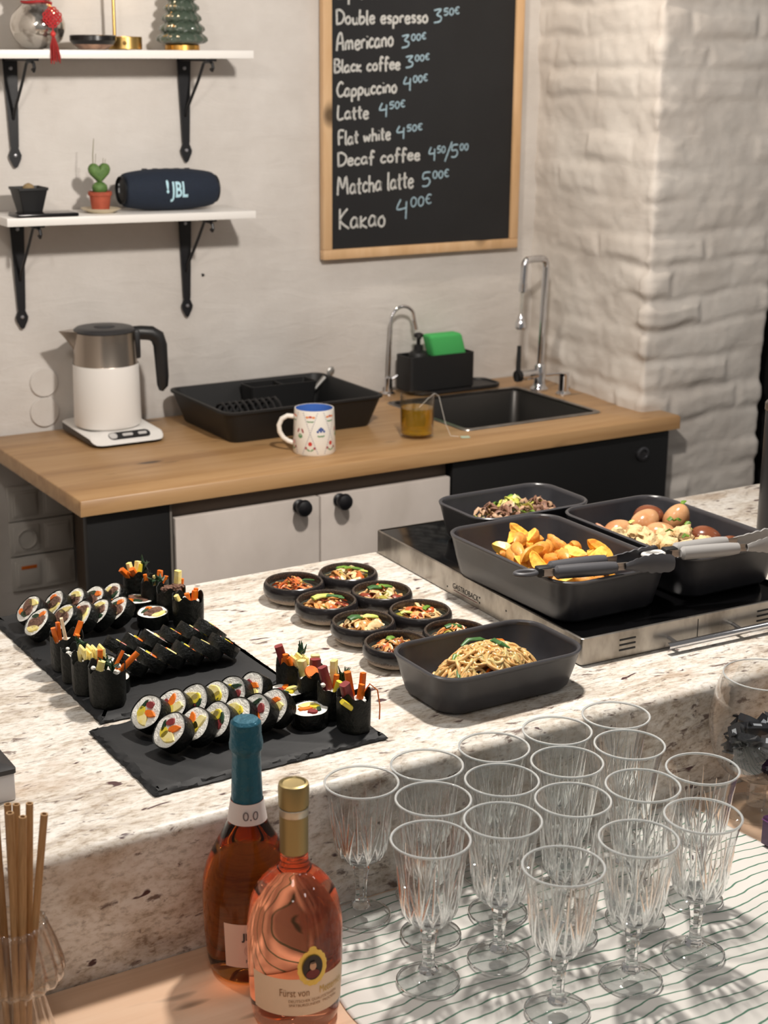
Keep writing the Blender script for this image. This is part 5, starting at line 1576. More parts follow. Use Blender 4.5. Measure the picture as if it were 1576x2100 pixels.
# ------------------------------------------------------------------ meat and greens, noodles
q = random.Random(77)
mm, mg = MB(), MB()
for k in range(260):
    a, d = q.random()*2*PI, math.sqrt(q.random())
    x, y = 0.084*d*math.cos(a), 0.044*d*math.sin(a)
    z = 0.012+0.050*(1-0.62*d*d)*q.random()**0.5
    green = math.sin(x*60+1.2)+0.7*math.sin(y*90) + q.uniform(-1, 1) > 0.15
    if green:
        ribbon(mg, q, (x, y, z), q.uniform(.012, .026), q.uniform(.0018, .0042), q.choice((0, 0, 1, 2)), 0.006)
    else:
        ribbon(mm, q, (x, y, z), q.uniform(.012, .026), q.uniform(.0022, .0048), q.choice((0, 0, 1)), 0.007, 0.4)
c = (MD[0]+0.002, MD[1]-0.005, HPZ+0.004)
solo('shredded_meat', mm, [M('bulgogi_brown', (146, 108, 88), 0.5, col2=(112, 78, 62), nscale=120, bump=(200, 0.6, 0.003)), M('bulgogi_light', (186, 150, 118), 0.5)], 'brown shredded meat heap in the rear oven dish', 'meat', c, kind='stuff', angle=60)
solo('chopped_greens', mg, [M('cabbage_yellow_green', (198, 194, 92), 0.45, col2=(166, 170, 66), nscale=90), m_scal, M('cabbage_cream', (228, 214, 152), 0.45)], 'yellow-green chopped cabbage mixed into the meat in the rear dish', 'greens', c, kind='stuff', angle=60)

def noodle_mat():
    t = NT('glass_noodle')
    v = t.coords()
    c = t.ramp(t.noise(v, 40, 3), [(0.35, (212, 160, 94)), (0.6, (234, 196, 134))])
    t.set(Base_Color=c, Roughness=0.2, Subsurface_Weight=0.35, Subsurface_Scale=0.004, Coat_Weight=0.3)
    return t.m
q = random.Random(9)
nb = MB()
def dome(x, y):
    d = (x/0.086)**2+(y/0.060)**2
    return 0.016+0.048*max(0, 1-d)**0.65
for k in range(150):
    a, d = q.random()*2*PI, math.sqrt(q.random())*0.86
    x, y = 0.075*d*math.cos(a), 0.050*d*math.sin(a)
    h = q.random()*2*PI
    cur = q.uniform(-150, 150)
    st = 0.0042
    P = []
    dep = q.uniform(0, 0.010) if k > 30 else q.uniform(0, 0.03)
    for s in range(26):
        P.append((x*0.96, y*0.84, max(0.008, dome(x, y)-dep+0.0015*math.sin(s*0.9+k))))
        cur += q.uniform(-45, 45)
        cur = max(-230, min(230, cur))
        h += cur*st
        nx, ny = x+st*math.cos(h), y+st*math.sin(h)
        if (nx/0.084)**2+(ny/0.058)**2 > 1:
            h += 0.9
            nx, ny = x+st*0.6*math.cos(h), y+st*0.6*math.sin(h)
            if (nx/0.088)**2+(ny/0.062)**2 > 1:
                nx, ny = x*0.96, y*0.96
        x, y = nx, ny
    nb.tube(P, q.uniform(.0021, .0028), 6)
NC = (ND[0]-0.004, ND[1]-0.002, ZG+0.0)
solo('glass_noodles', nb, noodle_mat(), 'glossy tan glass noodle heap in the dish on the granite', 'noodles', NC, kind='stuff', angle=80)
CR = [(0.074, 0.006, 0.020, -0.5, .046, 'long carrot strip along the right side of the noodles'), (0.066, -0.016, 0.026, -0.9, .034, 'carrot strip at the right front of the noodles'), (-0.076, -0.004, 0.016, 1.2, .034, 'carrot strip at the left end of the noodles'), (0.020, -0.026, 0.042, 0.5, .030, 'carrot strip buried at the noodle front'), (-0.012, -0.034, 0.036, 0.2, .026, 'short carrot strip low at the noodle front'), (0.030, 0.012, 0.056, -0.6, .028, 'carrot strip on the noodle crown')]
for x, y, z, a, L, lab in CR:
    mb = MB().tube([(-L/2, 0, -0.003), (-L/5, 0.002, 0.001), (L/5, 0.002, 0.001), (L/2, -0.001, -0.004)], [0.0016, 0.0021, 0.0021, 0.0014], 6)
    solo('carrot_strip', mb, m_carrot, lab, 'carrot', (NC[0]+x*0.84, NC[1]+y*0.84, NC[2]+z+0.004), (0, 0, a), 'carrot strips in the noodles')
GR = [(-0.056, -0.012, 0.036, 0.9, .040, 'dark green leaf strip at the left of the noodles'), (-0.010, 0.018, 0.061, 0.1, .044, 'long dark green strip across the noodle crown'), (0.016, -0.006, 0.060, -1.1, .034, 'dark green strip hanging down the middle of the noodles'), (0.040, 0.020, 0.050, 0.6, .018, 'small green strip behind the noodle crown'), (-0.048, 0.006, 0.048, 0.4, .026, 'pale green strip on the noodle left shoulder')]
for k, (x, y, z, a, L, lab) in enumerate(GR):
    mb = MB().tube([(-L/2, 0, -0.004), (-L/5, 0.003, 0.001), (L/5, -0.002, 0.001), (L/2, 0.002, -0.006)], [0.0020, 0.0034, 0.0036, 0.0012], 8, flat=0.35)
    solo('green_strip', mb, m_scald if k != 4 else m_scal, lab, 'greens', (NC[0]+x*0.84, NC[1]+y*0.84, NC[2]+z+0.006), (0.2, 0, a), 'green strips in the noodles')

# ------------------------------------------------------------------ serving tongs
def tongs(loc, ang, tilt, grip, ring_c, label, L=0.235):
    t = thing('serving_tongs', label, 'tongs', loc, (0, -tilt, ang), 'serving tongs on the oven dishes')
    a = [2*PI*k/24 for k in range(25)]
    part('hanging_ring', MB().tube([(0.004+0.0165*math.cos(x), 0.0085*math.sin(x), 0) for x in a], 0.0034, 10), ring_c, t)
    part('pivot', MB().box((0.030, 0, 0), (0.022, 0.016, 0.015), 0.003), m_black, t)
    for s in (-1, 1):
        yo = lambda x: s*(0.004+0.016*(x/L))
        arm = part('arm', MB().loft([[(x, yo(x)+s*0.002, -0.0055), (x, yo(x)+s*0.002, 0.0055), (x, yo(x), 0.0055), (x, yo(x), -0.0055)] for x in (0.025, 0.09, 0.130, 0.152)], 0, True, True), m_steel, t)
        part('grip', MB().tube([(x, yo(x)+s*0.003, 0) for x in (0.042, 0.046, 0.08, 0.12, 0.134, 0.137)], [0.005, 0.0088, 0.0092, 0.0088, 0.0074, 0.003], 14, flat=1.1), grip, arm)
        hd = MB()
        n = 22
        up_, lo_ = [], []
        for k in range(n+1):
            x = 0.148+(L-0.148)*k/n
            q_ = k/n
            w = 0.0050+0.0075*min(1, q_*1.7)*(1 if q_ < 0.85 else 1-(q_-0.85)*3.0)+0.0024*abs(math.sin(q_*PI*6))*min(1, q_*3)
            cup = -s*0.006*math.sin(PI*q_)
            up_.append((x, yo(x)+cup+s*0.0035, w))
            lo_.append((x, yo(x)+cup+s*0.0035, -w))
        rings = []
        for k in range(n+1):
            x, y, w = up_[k]
            rings.append([(x, y+s*0.0015-s*0.004*0, -w), (x, y+s*0.004, -w*0.4), (x, y+s*0.004, w*0.4), (x, y+s*0.0015, w), (x, y-s*0.0005, w*0.95), (x, y+s*0.002, w*0.35), (x, y+s*0.002, -w*0.35), (x, y-s*0.0005, -w*0.95)])
        hd.loft(rings, 0, True, True)
        part('scalloped_head', hd, grip, arm, angle=50)
g1 = M('charcoal_silicone', (74, 74, 78), 0.45)
g2 = M('light_grey_silicone', (158, 156, 154), 0.42)
tongs((1.236, 1.640, 1.0185), math.radians(-12.0), 0.0, g1, g1, 'charcoal serving tongs lying across the potato dish', 0.222)
tongs((1.438, 1.608, 1.0225), math.radians(-11), 0.0, g2, M('white_ring_plastic', (226, 224, 220), 0.4), 'light grey serving tongs with white ring across the egg dish')
# ------------------------------------------------------------------ striped cloth
def cloth_mat():
    t = NT('white_cloth_green_stripes')
    tc = t.n('ShaderNodeTexCoord')
    v = t.coords((5.5, 5.5, 5.5))
    sx = t.n('ShaderNodeSeparateXYZ')
    t.l(tc.outputs['Object'], sx.inputs[0])
    w1 = t.noise(v, 1.6, 3, 0.5)
    ma = t.n('ShaderNodeMath', operation='MULTIPLY_ADD')
    t.l(w1, ma.inputs[0])
    ma.inputs[1].default_value = 0.040
    t.l(sx.outputs[1], ma.inputs[2])
    md = t.n('ShaderNodeMath', operation='MULTIPLY')
    md.inputs[1].default_value = 1/0.0172
    t.l(ma.outputs[0], md.inputs[0])
    fr = t.n('ShaderNodeMath', operation='FRACT')
    t.l(md.outputs[0], fr.inputs[0])
    c = t.ramp(fr.outputs[0], [(0.0, (232, 228, 222)), (0.42, (232, 228, 222)), (0.45, (90, 132, 110)), (0.545, (90, 132, 110)), (0.575, (232, 228, 222))])
    weave = t.noise(t.coords((1, 1, 1)), 900, 2)
    return t.set(Base_Color=c, Roughness=0.9, Normal=t.bump(weave, 0.25, 0.0008))
def cloth_z(x, y):
    return 0.0016 + 0.0022*mnoise.noise(Vector((x*9, y*22, 3.0))) + 0.0012*mnoise.noise(Vector((x*24, y*30, 8.0)))
def cloth():
    nu, nv = 150, 100
    vs = []
    for j in range(nv):
        for i in range(nu):
            y = 0.965+(1.413-0.965)*j/(nv-1)
            xl = 0.716+0.05*max(0, y-1.18)+0.004*math.sin(y*40)
            xr = 1.352+0.006*math.sin(y*17)
            x = xl+(xr-xl)*i/(nu-1)
            e = min(1, min(i, nu-1-i, j, nv-1-j)/5)
            vs.append((x-1.035, y-1.19, max(0.0012, cloth_z(x, y)*e+0.0012)))
    top = [(j*nu+i, j*nu+i+1, (j+1)*nu+i+1, (j+1)*nu+i) for j in range(nv-1) for i in range(nu-1)]
    mb = MB().add(vs, top)
    o = solo('striped_cloth', mb, cloth_mat(), 'white cloth with thin green stripes spread under the wine glasses', 'cloth', (1.035, 1.19, ZL), angle=180)
    so = o.modifiers.new('thickness', 'SOLIDIFY')
    so.thickness = 0.0009
    so.offset = -1
cloth()
ZC = ZL+0.0048

# ------------------------------------------------------------------ crystal glasses
m_crystal = glass_mat('clear_crystal', (0.99, 0.995, 0.995, 1), 1.46)
m_thin = thin_glass('clear_cut_glass', (0.975, 0.985, 0.985, 1), 0.55)
m_rimglass = M('whitened_glass_rim', (236, 240, 240), 0.08, Transmission_Weight=0.55, IOR=1.12)  # white mixed into the glass stands in for bright reflections on rims
def spline_prof(P, n=5):
    out = []
    for k in range(len(P)-1):
        a, b, c, d = P[max(0, k-1)], P[k], P[k+1], P[min(len(P)-1, k+2)]
        for q in range(n):
            t = q/n
            out.append(tuple(max(0.0, 0.5*(2*b[i]+(c[i]-a[i])*t+(2*a[i]-5*b[i]+4*c[i]-d[i])*t*t+(3*b[i]-a[i]-3*c[i]+d[i])*t**3)) for i in (0, 1)))
    return out+[P[-1]]
def make_glass(loc, label):
    t = thing('wine_glass', label, 'wine glass', loc, (0, 0, 0), 'cut crystal wine glasses')
    part('foot', MB().lathe([(0, 0), (0.0320, 0.0), (0.0338, 0.0006), (0.0343, 0.0016), (0.0338, 0.0024), (0.028, 0.0034), (0.018, 0.0056), (0.0115, 0.0100), (0.0108, 0.0114), (0, 0.0114)], 56), m_thin, t)
    pr = [(0, 0.0115), (0.0100, 0.0118), (0.0112, 0.0140), (0.0105, 0.0170), (0.0076, 0.0200), (0.0066, 0.0250), (0.0068, 0.0400), (0.0080, 0.0530), (0.0094, 0.0590), (0.0100, 0.0620), (0.0086, 0.0650), (0.0108, 0.0672), (0.0112, 0.0690), (0.0096, 0.0705), (0, 0.0706)]
    part('stem', MB().lathe(pr, 8), m_crystal, t, angle=30)
    outer = [(0.0110, 0.0708), (0.0170, 0.0722), (0.0220, 0.0755), (0.0260, 0.0810), (0.0292, 0.0900), (0.0322, 0.1060), (0.0347, 0.1260), (0.0368, 0.1430), (0.0396, 0.1580), (0.0420, 0.1680)]
    zz = [p[1] for p in outer]
    rr = [p[0] for p in outer]
    R = lambda z: float(np.interp(z, zz, rr))
    prof = [(0, 0.0708)]+spline_prof(outer, 4)
    part('bowl', MB().lathe(prof, 84), m_thin, t, angle=60)
    # the cut decoration: fans of long tapering leaves, seven times round the bowl
    cuts = MB()
    H = 0.0962
    lines = []
    for s in (-1, 1):
        lines += [((0, 0.05), (s*0.80, 0.56), 1.15), ((0, 0.12), (s*0.42, 0.66), 1.05), ((s*1.0, 0.10), (s*0.45, 0.34), 0.9)]
    lines += [((0, 0.02), (0, 0.76), 1.2), ((1.0, 0.0), (1.0, 0.88), 0.8)]
    for sct in range(7):
        for (u0, v0), (u1, v1), wk in lines:
            P, RR = [], []
            for k in range(8):
                q = k/7
                z = zz[0]+H*(v0+(v1-v0)*q)
                a = ((u0+(u1-u0)*q)/2+sct)/7*2*PI
                P.append((R(z)*math.cos(a), R(z)*math.sin(a), z))
                RR.append(0.0020*wk*(0.35+0.65*math.sin(PI*min(1, 0.15+q*0.85)))*(1-0.35*q))
            cuts.tube(P, RR, 6, flat=0.75)
    part('cut_pattern', cuts, m_crystal, t, angle=70, label='sparkling cut leaf pattern')
    part('bowl_base', MB().lathe([(0, 0.0712), (0.0105, 0.0712), (0.0165, 0.0727), (0.0212, 0.0762), (0.0195, 0.0788), (0.010, 0.0778), (0, 0.0776)], 42), m_crystal, t)
    part('rim', MB().tube([(0.0417*math.cos(2*PI*k/64), 0.0417*math.sin(2*PI*k/64), 0.1688) for k in range(65)], 0.00145, 10, cap=False), m_rimglass, t)
    part('foot_edge', MB().tube([(0.0338*math.cos(2*PI*k/56), 0.0338*math.sin(2*PI*k/56), 0.0015) for k in range(57)], 0.0011, 8, cap=False), m_crystal, t)
    return t
ROWS = [('back row', 1.378, (0.821, 0.909, 1.004, 1.098, 1.190)), ('second row', 1.302, (0.868, 0.961, 1.054, 1.148)),
        ('third row', 1.222, (0.815, 0.905, 1.000, 1.090, 1.178)), ('front row', 1.116, (0.900, 1.004, 1.098))]
GL = None
NAMES = {5: ('leftmost', 'second from the left', 'middle one', 'second from the right', 'rightmost'), 4: ('leftmost', 'second from the left', 'third from the left', 'rightmost'), 3: ('left', 'middle', 'right')}
for rname, y, xs in ROWS:
    for k, x in enumerate(xs):
        dy = {('third row', 0): 0.004, ('third row', 3): -0.012, ('third row', 4): -0.014, ('front row', 0): -0.006, ('front row', 2): 0.004}.get((rname, k), 0)
        lab = 'empty cut crystal wine glass on striped cloth, %s, %s' % (rname, NAMES[len(xs)][k])
        if GL is None:
            GL = make_glass((x, y+dy, ZC), lab)
        else:
            dup(GL, (x, y+dy, ZC), (0, 0, k*0.7+y*9), lab)

# ------------------------------------------------------------------ bottles
def label_patch(R, a0, a1, z0, z1, n=30, off=0.0006, mb=None, mi=0):
    mb = mb or MB()
    vs, fs = [], []
    for i in range(n+1):
        a = a0+(a1-a0)*i/n
        for z in (z0, z1):
            vs.append(((R(z)+off)*math.cos(a), (R(z)+off)*math.sin(a), z))
    for i in range(n):
        fs.append((2*i, 2*i+2, 2*i+3, 2*i+1))
    return mb.add(vs, fs, mi)
def interp_r(prof):
    z = [p[1] for p in prof]
    r = [p[0] for p in prof]
    return lambda zz: float(np.interp(zz, z, r))
def rose_bottle():
    X, Y = 0.669, 1.2555
    t = thing('rose_wine_bottle', 'pink rose wine bottle with gold cap and gold oval medallion', 'bottle', (X, Y, ZL))
    P = [(0.0415, 0.001), (0.0445, 0.006), (0.0468, 0.020), (0.0486, 0.055), (0.0492, 0.090), (0.0485, 0.112), (0.0458, 0.130), (0.0405, 0.145), (0.0300, 0.159), (0.0200, 0.168), (0.0152, 0.176), (0.0142, 0.188)]
    S_ = spline_prof(P)
    R = interp_r(S_)
    part('body', MB().lathe([(0, 0.008), (0.025, 0.006), (0.036, 0.0)]+[(0.040, 0.0)]+S_+[(0.0138, 0.192), (0, 0.192)], 72), glass_mat('rose_wine', srgb((246, 160, 122)), 1.34, 0.97), t, label='clear bottle full of pink wine')
    gold = M('champagne_gold_foil', (160, 142, 98), 0.38, 0.8)
    part('cap', MB().lathe([(0.0146, 0.188), (0.0147, 0.236), (0.0143, 0.2365), (0.0143, 0.2385), (0.0156, 0.239), (0.0158, 0.258), (0.0150, 0.2625), (0.0125, 0.2635), (0.0110, 0.2620), (0, 0.2615)], 48), gold, t, label='gold screw cap')
    part('cap_ring', MB().lathe([(0.01475, 0.2285), (0.0151, 0.229), (0.0151, 0.2365), (0.0147, 0.237)], 48), M('silver_ring', (196, 188, 172), 0.35, 0.8), t)
    va = math.atan2(-Y, -X)
    lb = part('front_label', label_patch(R, va-1.02, va+1.30, 0.0270, 0.0700, 40), M('cream_label_paper', (238, 212, 184), 0.6), t)
    tx = MB()
    br = M('label_brown_ink', (150, 108, 70), 0.5)
    gd = M('label_gold_ink', (206, 168, 84), 0.35, 0.4)
    wrap_text(tx, 'F\u00fcrst von', 0.0122, 0.0484, va-0.02, 0.0500, 0, 0.0, 'CENTER', 0.66, 0.0012)
    wrap_text(tx, 'Metternich', 0.0122, 0.0484, va+0.85, 0.0500, 1, 0.0, 'CENTER', 0.60, 0.0012)
    wrap_text(tx, 'DEUTSCHER QUALIT\u00c4TSWEIN', 0.0042, 0.0480, va+0.42, 0.0430, 0, 0.0, 'CENTER', 0.95, 0.0012)
    wrap_text(tx, 'SP\u00c4TBURGUNDER  TROCKEN', 0.0042, 0.0478, va+0.42, 0.0380, 0, 0.0, 'CENTER', 0.95, 0.0012)
    part('lettering', tx, [br, gd], lb, smooth=False, label='brown and gold lettering')
    md = MB()
    mx = va+0.36
    z0 = 0.0820
    def disc(rx, rz, off, mi, zc=z0, xo=0.0, wob=0.0, n=48):
        ring = []
        for k in range(n):
            a = 2*PI*k/n
            q = 1+wob*abs(math.sin(8*a))
            x, z = xo+rx*q*math.cos(a), zc+rz*q*math.sin(a)
            ring.append(((R(z)+off)*math.cos(mx+x/0.049), (R(z)+off)*math.sin(mx+x/0.049), z))
        md.add(ring, [tuple(range(n))], mi)
    disc(0.0150, 0.0200, 0.0014, 0, wob=0.05)
    disc(0.0040, 0.0030, 0.0015, 0, zc=z0+0.0210)
    disc(0.0104, 0.0138, 0.0017, 1)
    disc(0.0070, 0.0052, 0.0020, 3, zc=z0-0.0070)
    disc(0.0034, 0.0046, 0.0022, 2, zc=z0+0.0020)
    disc(0.0030, 0.0012, 0.0024, 4, zc=z0+0.0060)
    part('medallion', md, [M('medallion_gold', (230, 196, 96), 0.35, 0.35), M('medallion_dark', (30, 22, 22), 0.4), M('medallion_face', (206, 160, 128), 0.5), M('medallion_coat', (112, 34, 34), 0.5), M('medallion_hair', (96, 74, 60), 0.5)], t, smooth=False, label='gold oval medallion with a dark portrait')
rose_bottle()
def blue_bottle():
    X, Y = 0.668, 1.3590
    t = thing('sparkling_wine_bottle', 'amber sparkling wine bottle with teal foil neck by the granite', 'bottle', (X, Y, ZL))
    P = [(0.0385, 0.001), (0.0430, 0.006), (0.0465, 0.020), (0.0490, 0.050), (0.0500, 0.085), (0.0490, 0.108), (0.0450, 0.126), (0.0365, 0.146), (0.0265, 0.165), (0.0205, 0.178), (0.0178, 0.190), (0.0165, 0.205)]
    S_ = spline_prof(P)
    R = interp_r(S_)
    part('body', MB().lathe([(0, 0.014), (0.018, 0.010), (0.032, 0.0), (0.037, 0.0)]+S_+[(0.0150, 0.212), (0, 0.212)], 72), glass_mat('amber_sparkling_wine', srgb((192, 112, 44)), 1.34, 0.98), t, label='clear bottle of amber wine')
    te = M('teal_foil', (28, 92, 112), 0.36, 0.35, bump=(110, 0.6, 0.004))
    part('foil', MB().lathe([(0.0169, 0.2015), (0.0160, 0.225), (0.0150, 0.252), (0.0152, 0.256), (0.0176, 0.260), (0.0180, 0.265), (0.0172, 0.271), (0.0164, 0.277), (0.0166, 0.285), (0.0160, 0.2895), (0.0130, 0.2925), (0, 0.2932)], 48, fr=lambda a, z: 1+(0.018*math.sin(9*a+z*300)*(1 if z < 0.279 and z > 0.25 else 0.25))), te, t, label='teal foil capsule')
    va = math.atan2(-Y, -X)
    nl = part('neck_label', label_patch(R, 0, 2*PI, 0.1785, 0.2015, 60, 0.0009), M('white_label_paper', (232, 220, 214), 0.6), t)
    tx = MB()
    wrap_text(tx, '0.0', 0.0150, 0.0188, va+0.18, 0.1845, 0, 0.0, 'CENTER', 0.9, 0.0018)
    part('lettering', tx, M('grey_script_ink', (112, 104, 108), 0.5), nl, smooth=False)
    lb = part('front_label', label_patch(R, va-0.56, va+0.60, 0.026, 0.079, 30), M('pink_label_paper', (236, 200, 184), 0.6), t, label='pale pink square label')
    tx = MB()
    wrap_text(tx, 'JEIO', 0.0110, 0.0495, va+0.06, 0.0610, 0, 0.0004, 'CENTER', 1.0, 0.0014)
    wrap_text(tx, 'ROS\u00c9', 0.0056, 0.0490, va+0.06, 0.0335, 0, 0.0, 'CENTER', 1.1, 0.0014)
    part('lettering', tx, M('dark_label_ink', (70, 56, 54), 0.5), lb, smooth=False)
    em = MB()
    for k in range(2):
        rr = 0.0085-0.002*k
        P2 = [((R(0.048)+0.0012)*math.cos(va+0.06+rr*math.cos(a)/0.0495), (R(0.048)+0.0012)*math.sin(va+0.06+rr*math.cos(a)/0.0495), 0.048+rr*math.sin(a)) for a in [2*PI*q/32 for q in range(33)]]
        em.tube(P2, 0.00025, 4)
    part('emblem', em, M('rose_label_ink', (206, 160, 146), 0.5), lb)
blue_bottle()

# ------------------------------------------------------------------ footed glass bowl with sweets
def vase():
    X, Y = 1.413, 1.346
    t = thing('footed_glass_bowl', 'big clear footed glass bowl of dark sweets at the right edge', 'glass bowl', (X, Y, ZL))
    g = thin_glass('thin_clear_glass', (0.965, 0.97, 0.965, 1), 0.6, 0.05)
    part('foot', MB().lathe([(0, 0), (0.046, 0.0), (0.0475, 0.0015), (0.046, 0.003), (0.02, 0.006), (0.0135, 0.009), (0, 0.009)], 48), g, t)
    part('stem', MB().lathe([(0, 0.0092), (0.0125, 0.0092), (0.0130, 0.020), (0.0130, 0.044), (0.0150, 0.048), (0, 0.048)], 12), g, t, angle=20)
    P = spline_prof([(0.015, 0.0485), (0.040, 0.056), (0.058, 0.076), (0.0675, 0.108), (0.0690, 0.135), (0.0640, 0.165), (0.0552, 0.192)])
    inn = [(max(0.0, r-0.0018), z+0.0016*(1 if z < 0.1 else 0)) for r, z in P[::-1]]
    part('bowl', MB().lathe([(0, 0.0484)]+P+[(0.0550, 0.1932), (0.0538, 0.1930), (0.0542, 0.188)], 72), g, t)
    part('rim', MB().tube([(0.0546*math.cos(2*PI*k/72), 0.0546*math.sin(2*PI*k/72), 0.1935) for k in range(73)], 0.0011, 8, cap=False), m_rimglass, t)
    q = random.Random(13)
    wr = M('black_sweet_wrapper', (26, 28, 34), 0.28, 0.2)
    wr2 = M('silver_print', (176, 182, 190), 0.3, 0.5)
    def candy(L, w):
        mb = MB()
        rings = []
        for x, s, tw in ((-L*0.5, 0.95, 0.5), (-L*0.36, 0.35, 0.25), (-L*0.32, 0.9, 0.1), (0, 1, 0), (L*0.32, 0.9, -0.1), (L*0.36, 0.35, -0.25), (L*0.5, 0.95, -0.5)):
            rg = []
            for yy, zz_ in ((-w, -w*0.55), (w, -w*0.55), (w, w*0.55), (-w, w*0.55)):
                yy, zz_ = yy*s, zz_*s*(0.25 if abs(x) > L*0.45 else 1)
                rg.append((x, yy*math.cos(tw)-zz_*math.sin(tw), yy*math.sin(tw)+zz_*math.cos(tw)))
            rings.append(rg)
        return mb.loft(rings, 0, True, True)
    me = candy(0.042, 0.0095).mesh('wrapped_sweet', wr, True, 30)
    pm = MB().box((0, 0, 0.0054), (0.011, 0.006, 0.0004))
    pmesh = pm.mesh('printed_mark', wr2, False)
    spots = []
    for k in range(33):
        lv = k//11
        for tr in range(40):
            a, d = q.random()*2*PI, (0.028, 0.038, 0.044)[lv]*math.sqrt(q.random())
            p = (d*math.cos(a), d*math.sin(a), 0.068+0.021*lv+q.uniform(-.003, .004))
            if all((p[0]-s[0])**2+(p[1]-s[1])**2+(p[2]-s[2])**2 > 0.017**2 for s in spots):
                break
        spots.append(p)
        o = thing('wrapped_sweet', 'black-wrapped sweet in the footed glass bowl', 'sweet', (X+p[0], Y+p[1], ZL+p[2]), (q.uniform(-.8, .8), q.uniform(-.6, .6), q.random()*6), 'black-wrapped sweets')
        part('wrapper', me, None, o)
        part('printed_mark', pmesh, None, o)
    b = MB().loft([[(x*s*(1+0.1*math.sin(y*300)), y, z*s) for x, z in ((-0.02, 0), (-0.012, 0.008), (0.012, 0.009), (0.02, 0), (0.012, -0.008), (-0.012, -0.008))] for y, s in ((-0.028, 0.85), (-0.024, 0.6), (-0.012, 1.0), (0.012, 1.0), (0.024, 0.6), (0.028, 0.85))], 0, True, True)
    o = thing('sweet_packet', 'white packet with blue patch on top of the black sweets', 'sweet', (X+0.022, Y-0.030, ZL+0.124), (0.5, 0.3, 1.1))
    part('packet', b, M('white_foil_packet', (216, 222, 230), 0.25, 0.2), o)
    part('blue_patch', MB().box((0, 0.0, 0.0086), (0.018, 0.020, 0.0008)), M('blue_packet_print', (84, 142, 196), 0.3), o)
    solo('orange_sweet', MB().blob((0, 0, 0), (0.011, 0.008, 0.007), 2, 0.15), M('orange_wrapper', (222, 106, 52), 0.35), 'orange-wrapped sweet low in the footed glass bowl', 'sweet', (X+0.010, Y-0.047, ZL+0.0775))
vase()
bx = thing('purple_box', 'small dark purple box at the right edge by the cloth', 'box', (1.383, 1.200, ZL+0.0052))
part('carton', MB().box((0, 0, 0.019), (0.075, 0.136, 0.038), 0.0015), M('dark_purple_card', (62, 26, 66), 0.4), bx)
part('lid_edge', MB().box((0, 0, 0.0335), (0.0765, 0.1375, 0.0015), 0.0004), M('purple_edge', (112, 58, 118), 0.4), bx)

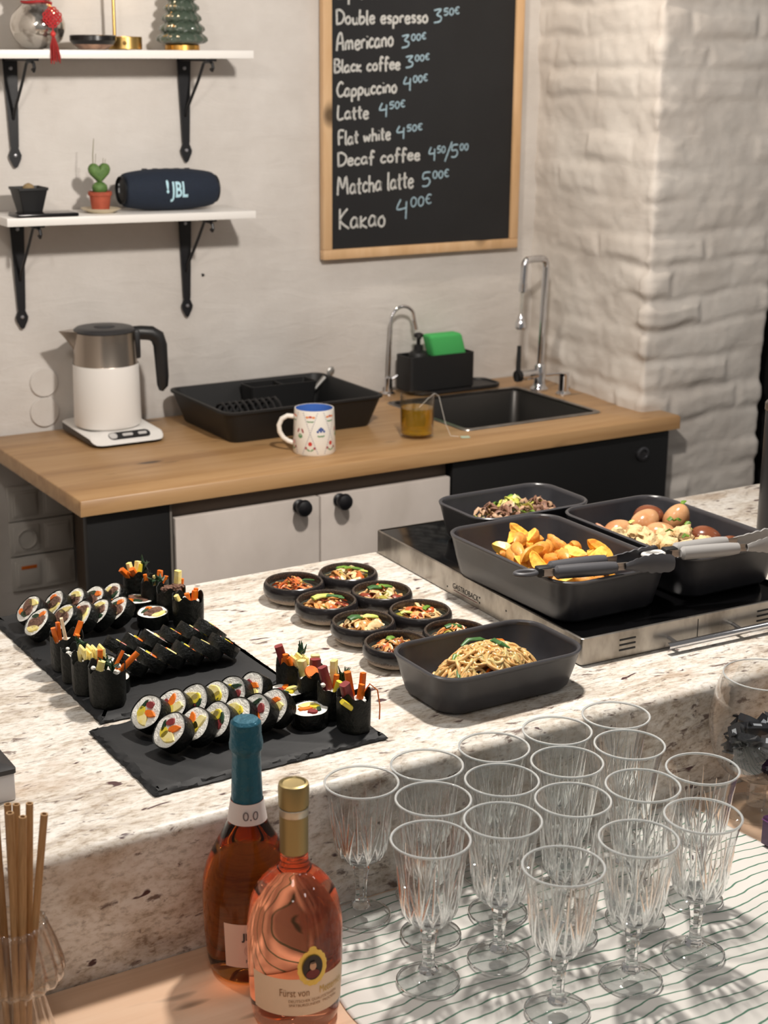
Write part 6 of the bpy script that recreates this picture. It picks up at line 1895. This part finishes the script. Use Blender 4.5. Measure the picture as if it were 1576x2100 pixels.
# ------------------------------------------------------------------ straws in a fluted glass
def straws():
    X, Y = 0.405, 1.349
    t = thing('fluted_glass_jar', 'fluted flared glass jar of straws at the left edge', 'glass jar', (X, Y, ZL))
    g = thin_glass('fluted_clear_glass', (0.96, 0.94, 0.91, 1), 0.66, 0.07)
    fl = lambda a, z: 1+0.036*math.sin(18*a)
    o = [(0.036, 0.0), (0.037, 0.002), (0.031, 0.030), (0.0255, 0.055), (0.0240, 0.066), (0.0275, 0.071), (0.0440, 0.076), (0.0468, 0.081), (0.0462, 0.092), (0.0400, 0.115), (0.0335, 0.132), (0.0318, 0.1385)]
    i = [(0.0300, 0.1390), (0.0315, 0.132), (0.0378, 0.115), (0.0438, 0.092), (0.0440, 0.082), (0.0420, 0.079), (0.0255, 0.0735), (0.0215, 0.066), (0.0230, 0.055), (0.0285, 0.030), (0.0335, 0.006)]
    part('jar', MB().lathe([(0, 0)]+o+i[:2], 144, fr=fl), g, t, angle=60)
    m = M('bamboo_straw', (180, 142, 98), 0.55, col2=(162, 124, 80), nscale=60, stretch=(6, 6, 0.6))
    e = Vector((0.85, -0.52, 0))
    f = Vector((0.52, 0.85, 0))
    # (offset at the neck, offset at the top, depth at neck, depth at top, length top z)
    ST = [(-0.010, -0.013, 0.004, 0.010, 0.254, 'leftmost straw in the fluted jar, cut by the photo edge'), (-0.002, -0.002, 0.010, 0.016, 0.258, 'straw at the back left of the bundle in the jar'), (0.000, 0.0065, 0.008, 0.016, 0.258, 'rear straw in the middle of the bundle'), (0.001, 0.0070, -0.008, -0.012, 0.263, 'front straw in the middle of the bundle'), (0.009, 0.0180, 0.012, 0.022, 0.256, 'rear straw right of the middle in the bundle'), (0.007, 0.0190, -0.007, -0.012, 0.259, 'front straw right of the middle in the bundle'), (0.013, 0.0380, 0.000, -0.004, 0.258, 'rightmost straw leaning farthest out of the jar'), (-0.013, -0.020, -0.004, -0.008, 0.262, 'straw leaning left in the jar, beyond the photo edge')]
    for a, b, c, d, zt, lab in ST:
        p1 = e*a+f*c+Vector((0, 0, 0.070))
        p2 = e*b+f*d+Vector((0, 0, zt))
        dv = (p2-p1)
        p0 = p1-dv*((0.070-0.009)/dv.z)
        L = (p2-p0).length
        s = MB().lathe([(0.0024, 0.0), (0.0037, 0.0), (0.0037, L), (0.0024, L), (0.0024, L-0.02)], 14)
        solo('bamboo_straw', s, m, lab, 'straw', (X+p0.x, Y+p0.y, ZL+p0.z), axis_rot(dv), 'bamboo straws')
straws()

# ------------------------------------------------------------------ edge-of-frame things
b = thing('lidded_box', 'white box with black lid at the left edge of the granite', 'box', (0.402, 1.622, ZG))
part('body', MB().box((0, 0, 0.017), (0.160, 0.118, 0.034), 0.002), M('grey_white_box', (204, 200, 200), 0.4), b)
part('lid', MB().loft([rrect(0.164, 0.122, 0.004, 3, z=0.0335), rrect(0.164, 0.122, 0.004, 3, z=0.039), rrect(0.140, 0.098, 0.004, 3, z=0.0445)], 0, True, True), M('dark_lid', (34, 32, 34), 0.4), b, label='black lid')
c = thing('thermos_jug', 'tall black thermos standing on granite at the right edge', 'thermos', (1.945, 1.840, ZG))
part('body', MB().lathe([(0, 0), (0.045, 0), (0.046, 0.002), (0.046, 0.232), (0.044, 0.238), (0, 0.238)], 48), M('dark_thermos_enamel', (40, 40, 42), 0.35, 0.3), c)
part('collar', MB().lathe([(0.0455, 0.232), (0.0475, 0.233), (0.0475, 0.244), (0.042, 0.250), (0.03, 0.252), (0, 0.252)], 48), m_steel, c)
d = thing('tall_black_cupboard', 'tall black cupboard beyond the brick pier at the right edge', 'cupboard', (3.25, 3.0, 0))
part('body', MB().box((0, 0, 1.1), (0.82, 0.46, 2.2), 0.003), m_blackply, d)
part('door', MB().box((0, -0.24, 1.1), (0.80, 0.018, 2.16), 0.002), m_blackply, d)
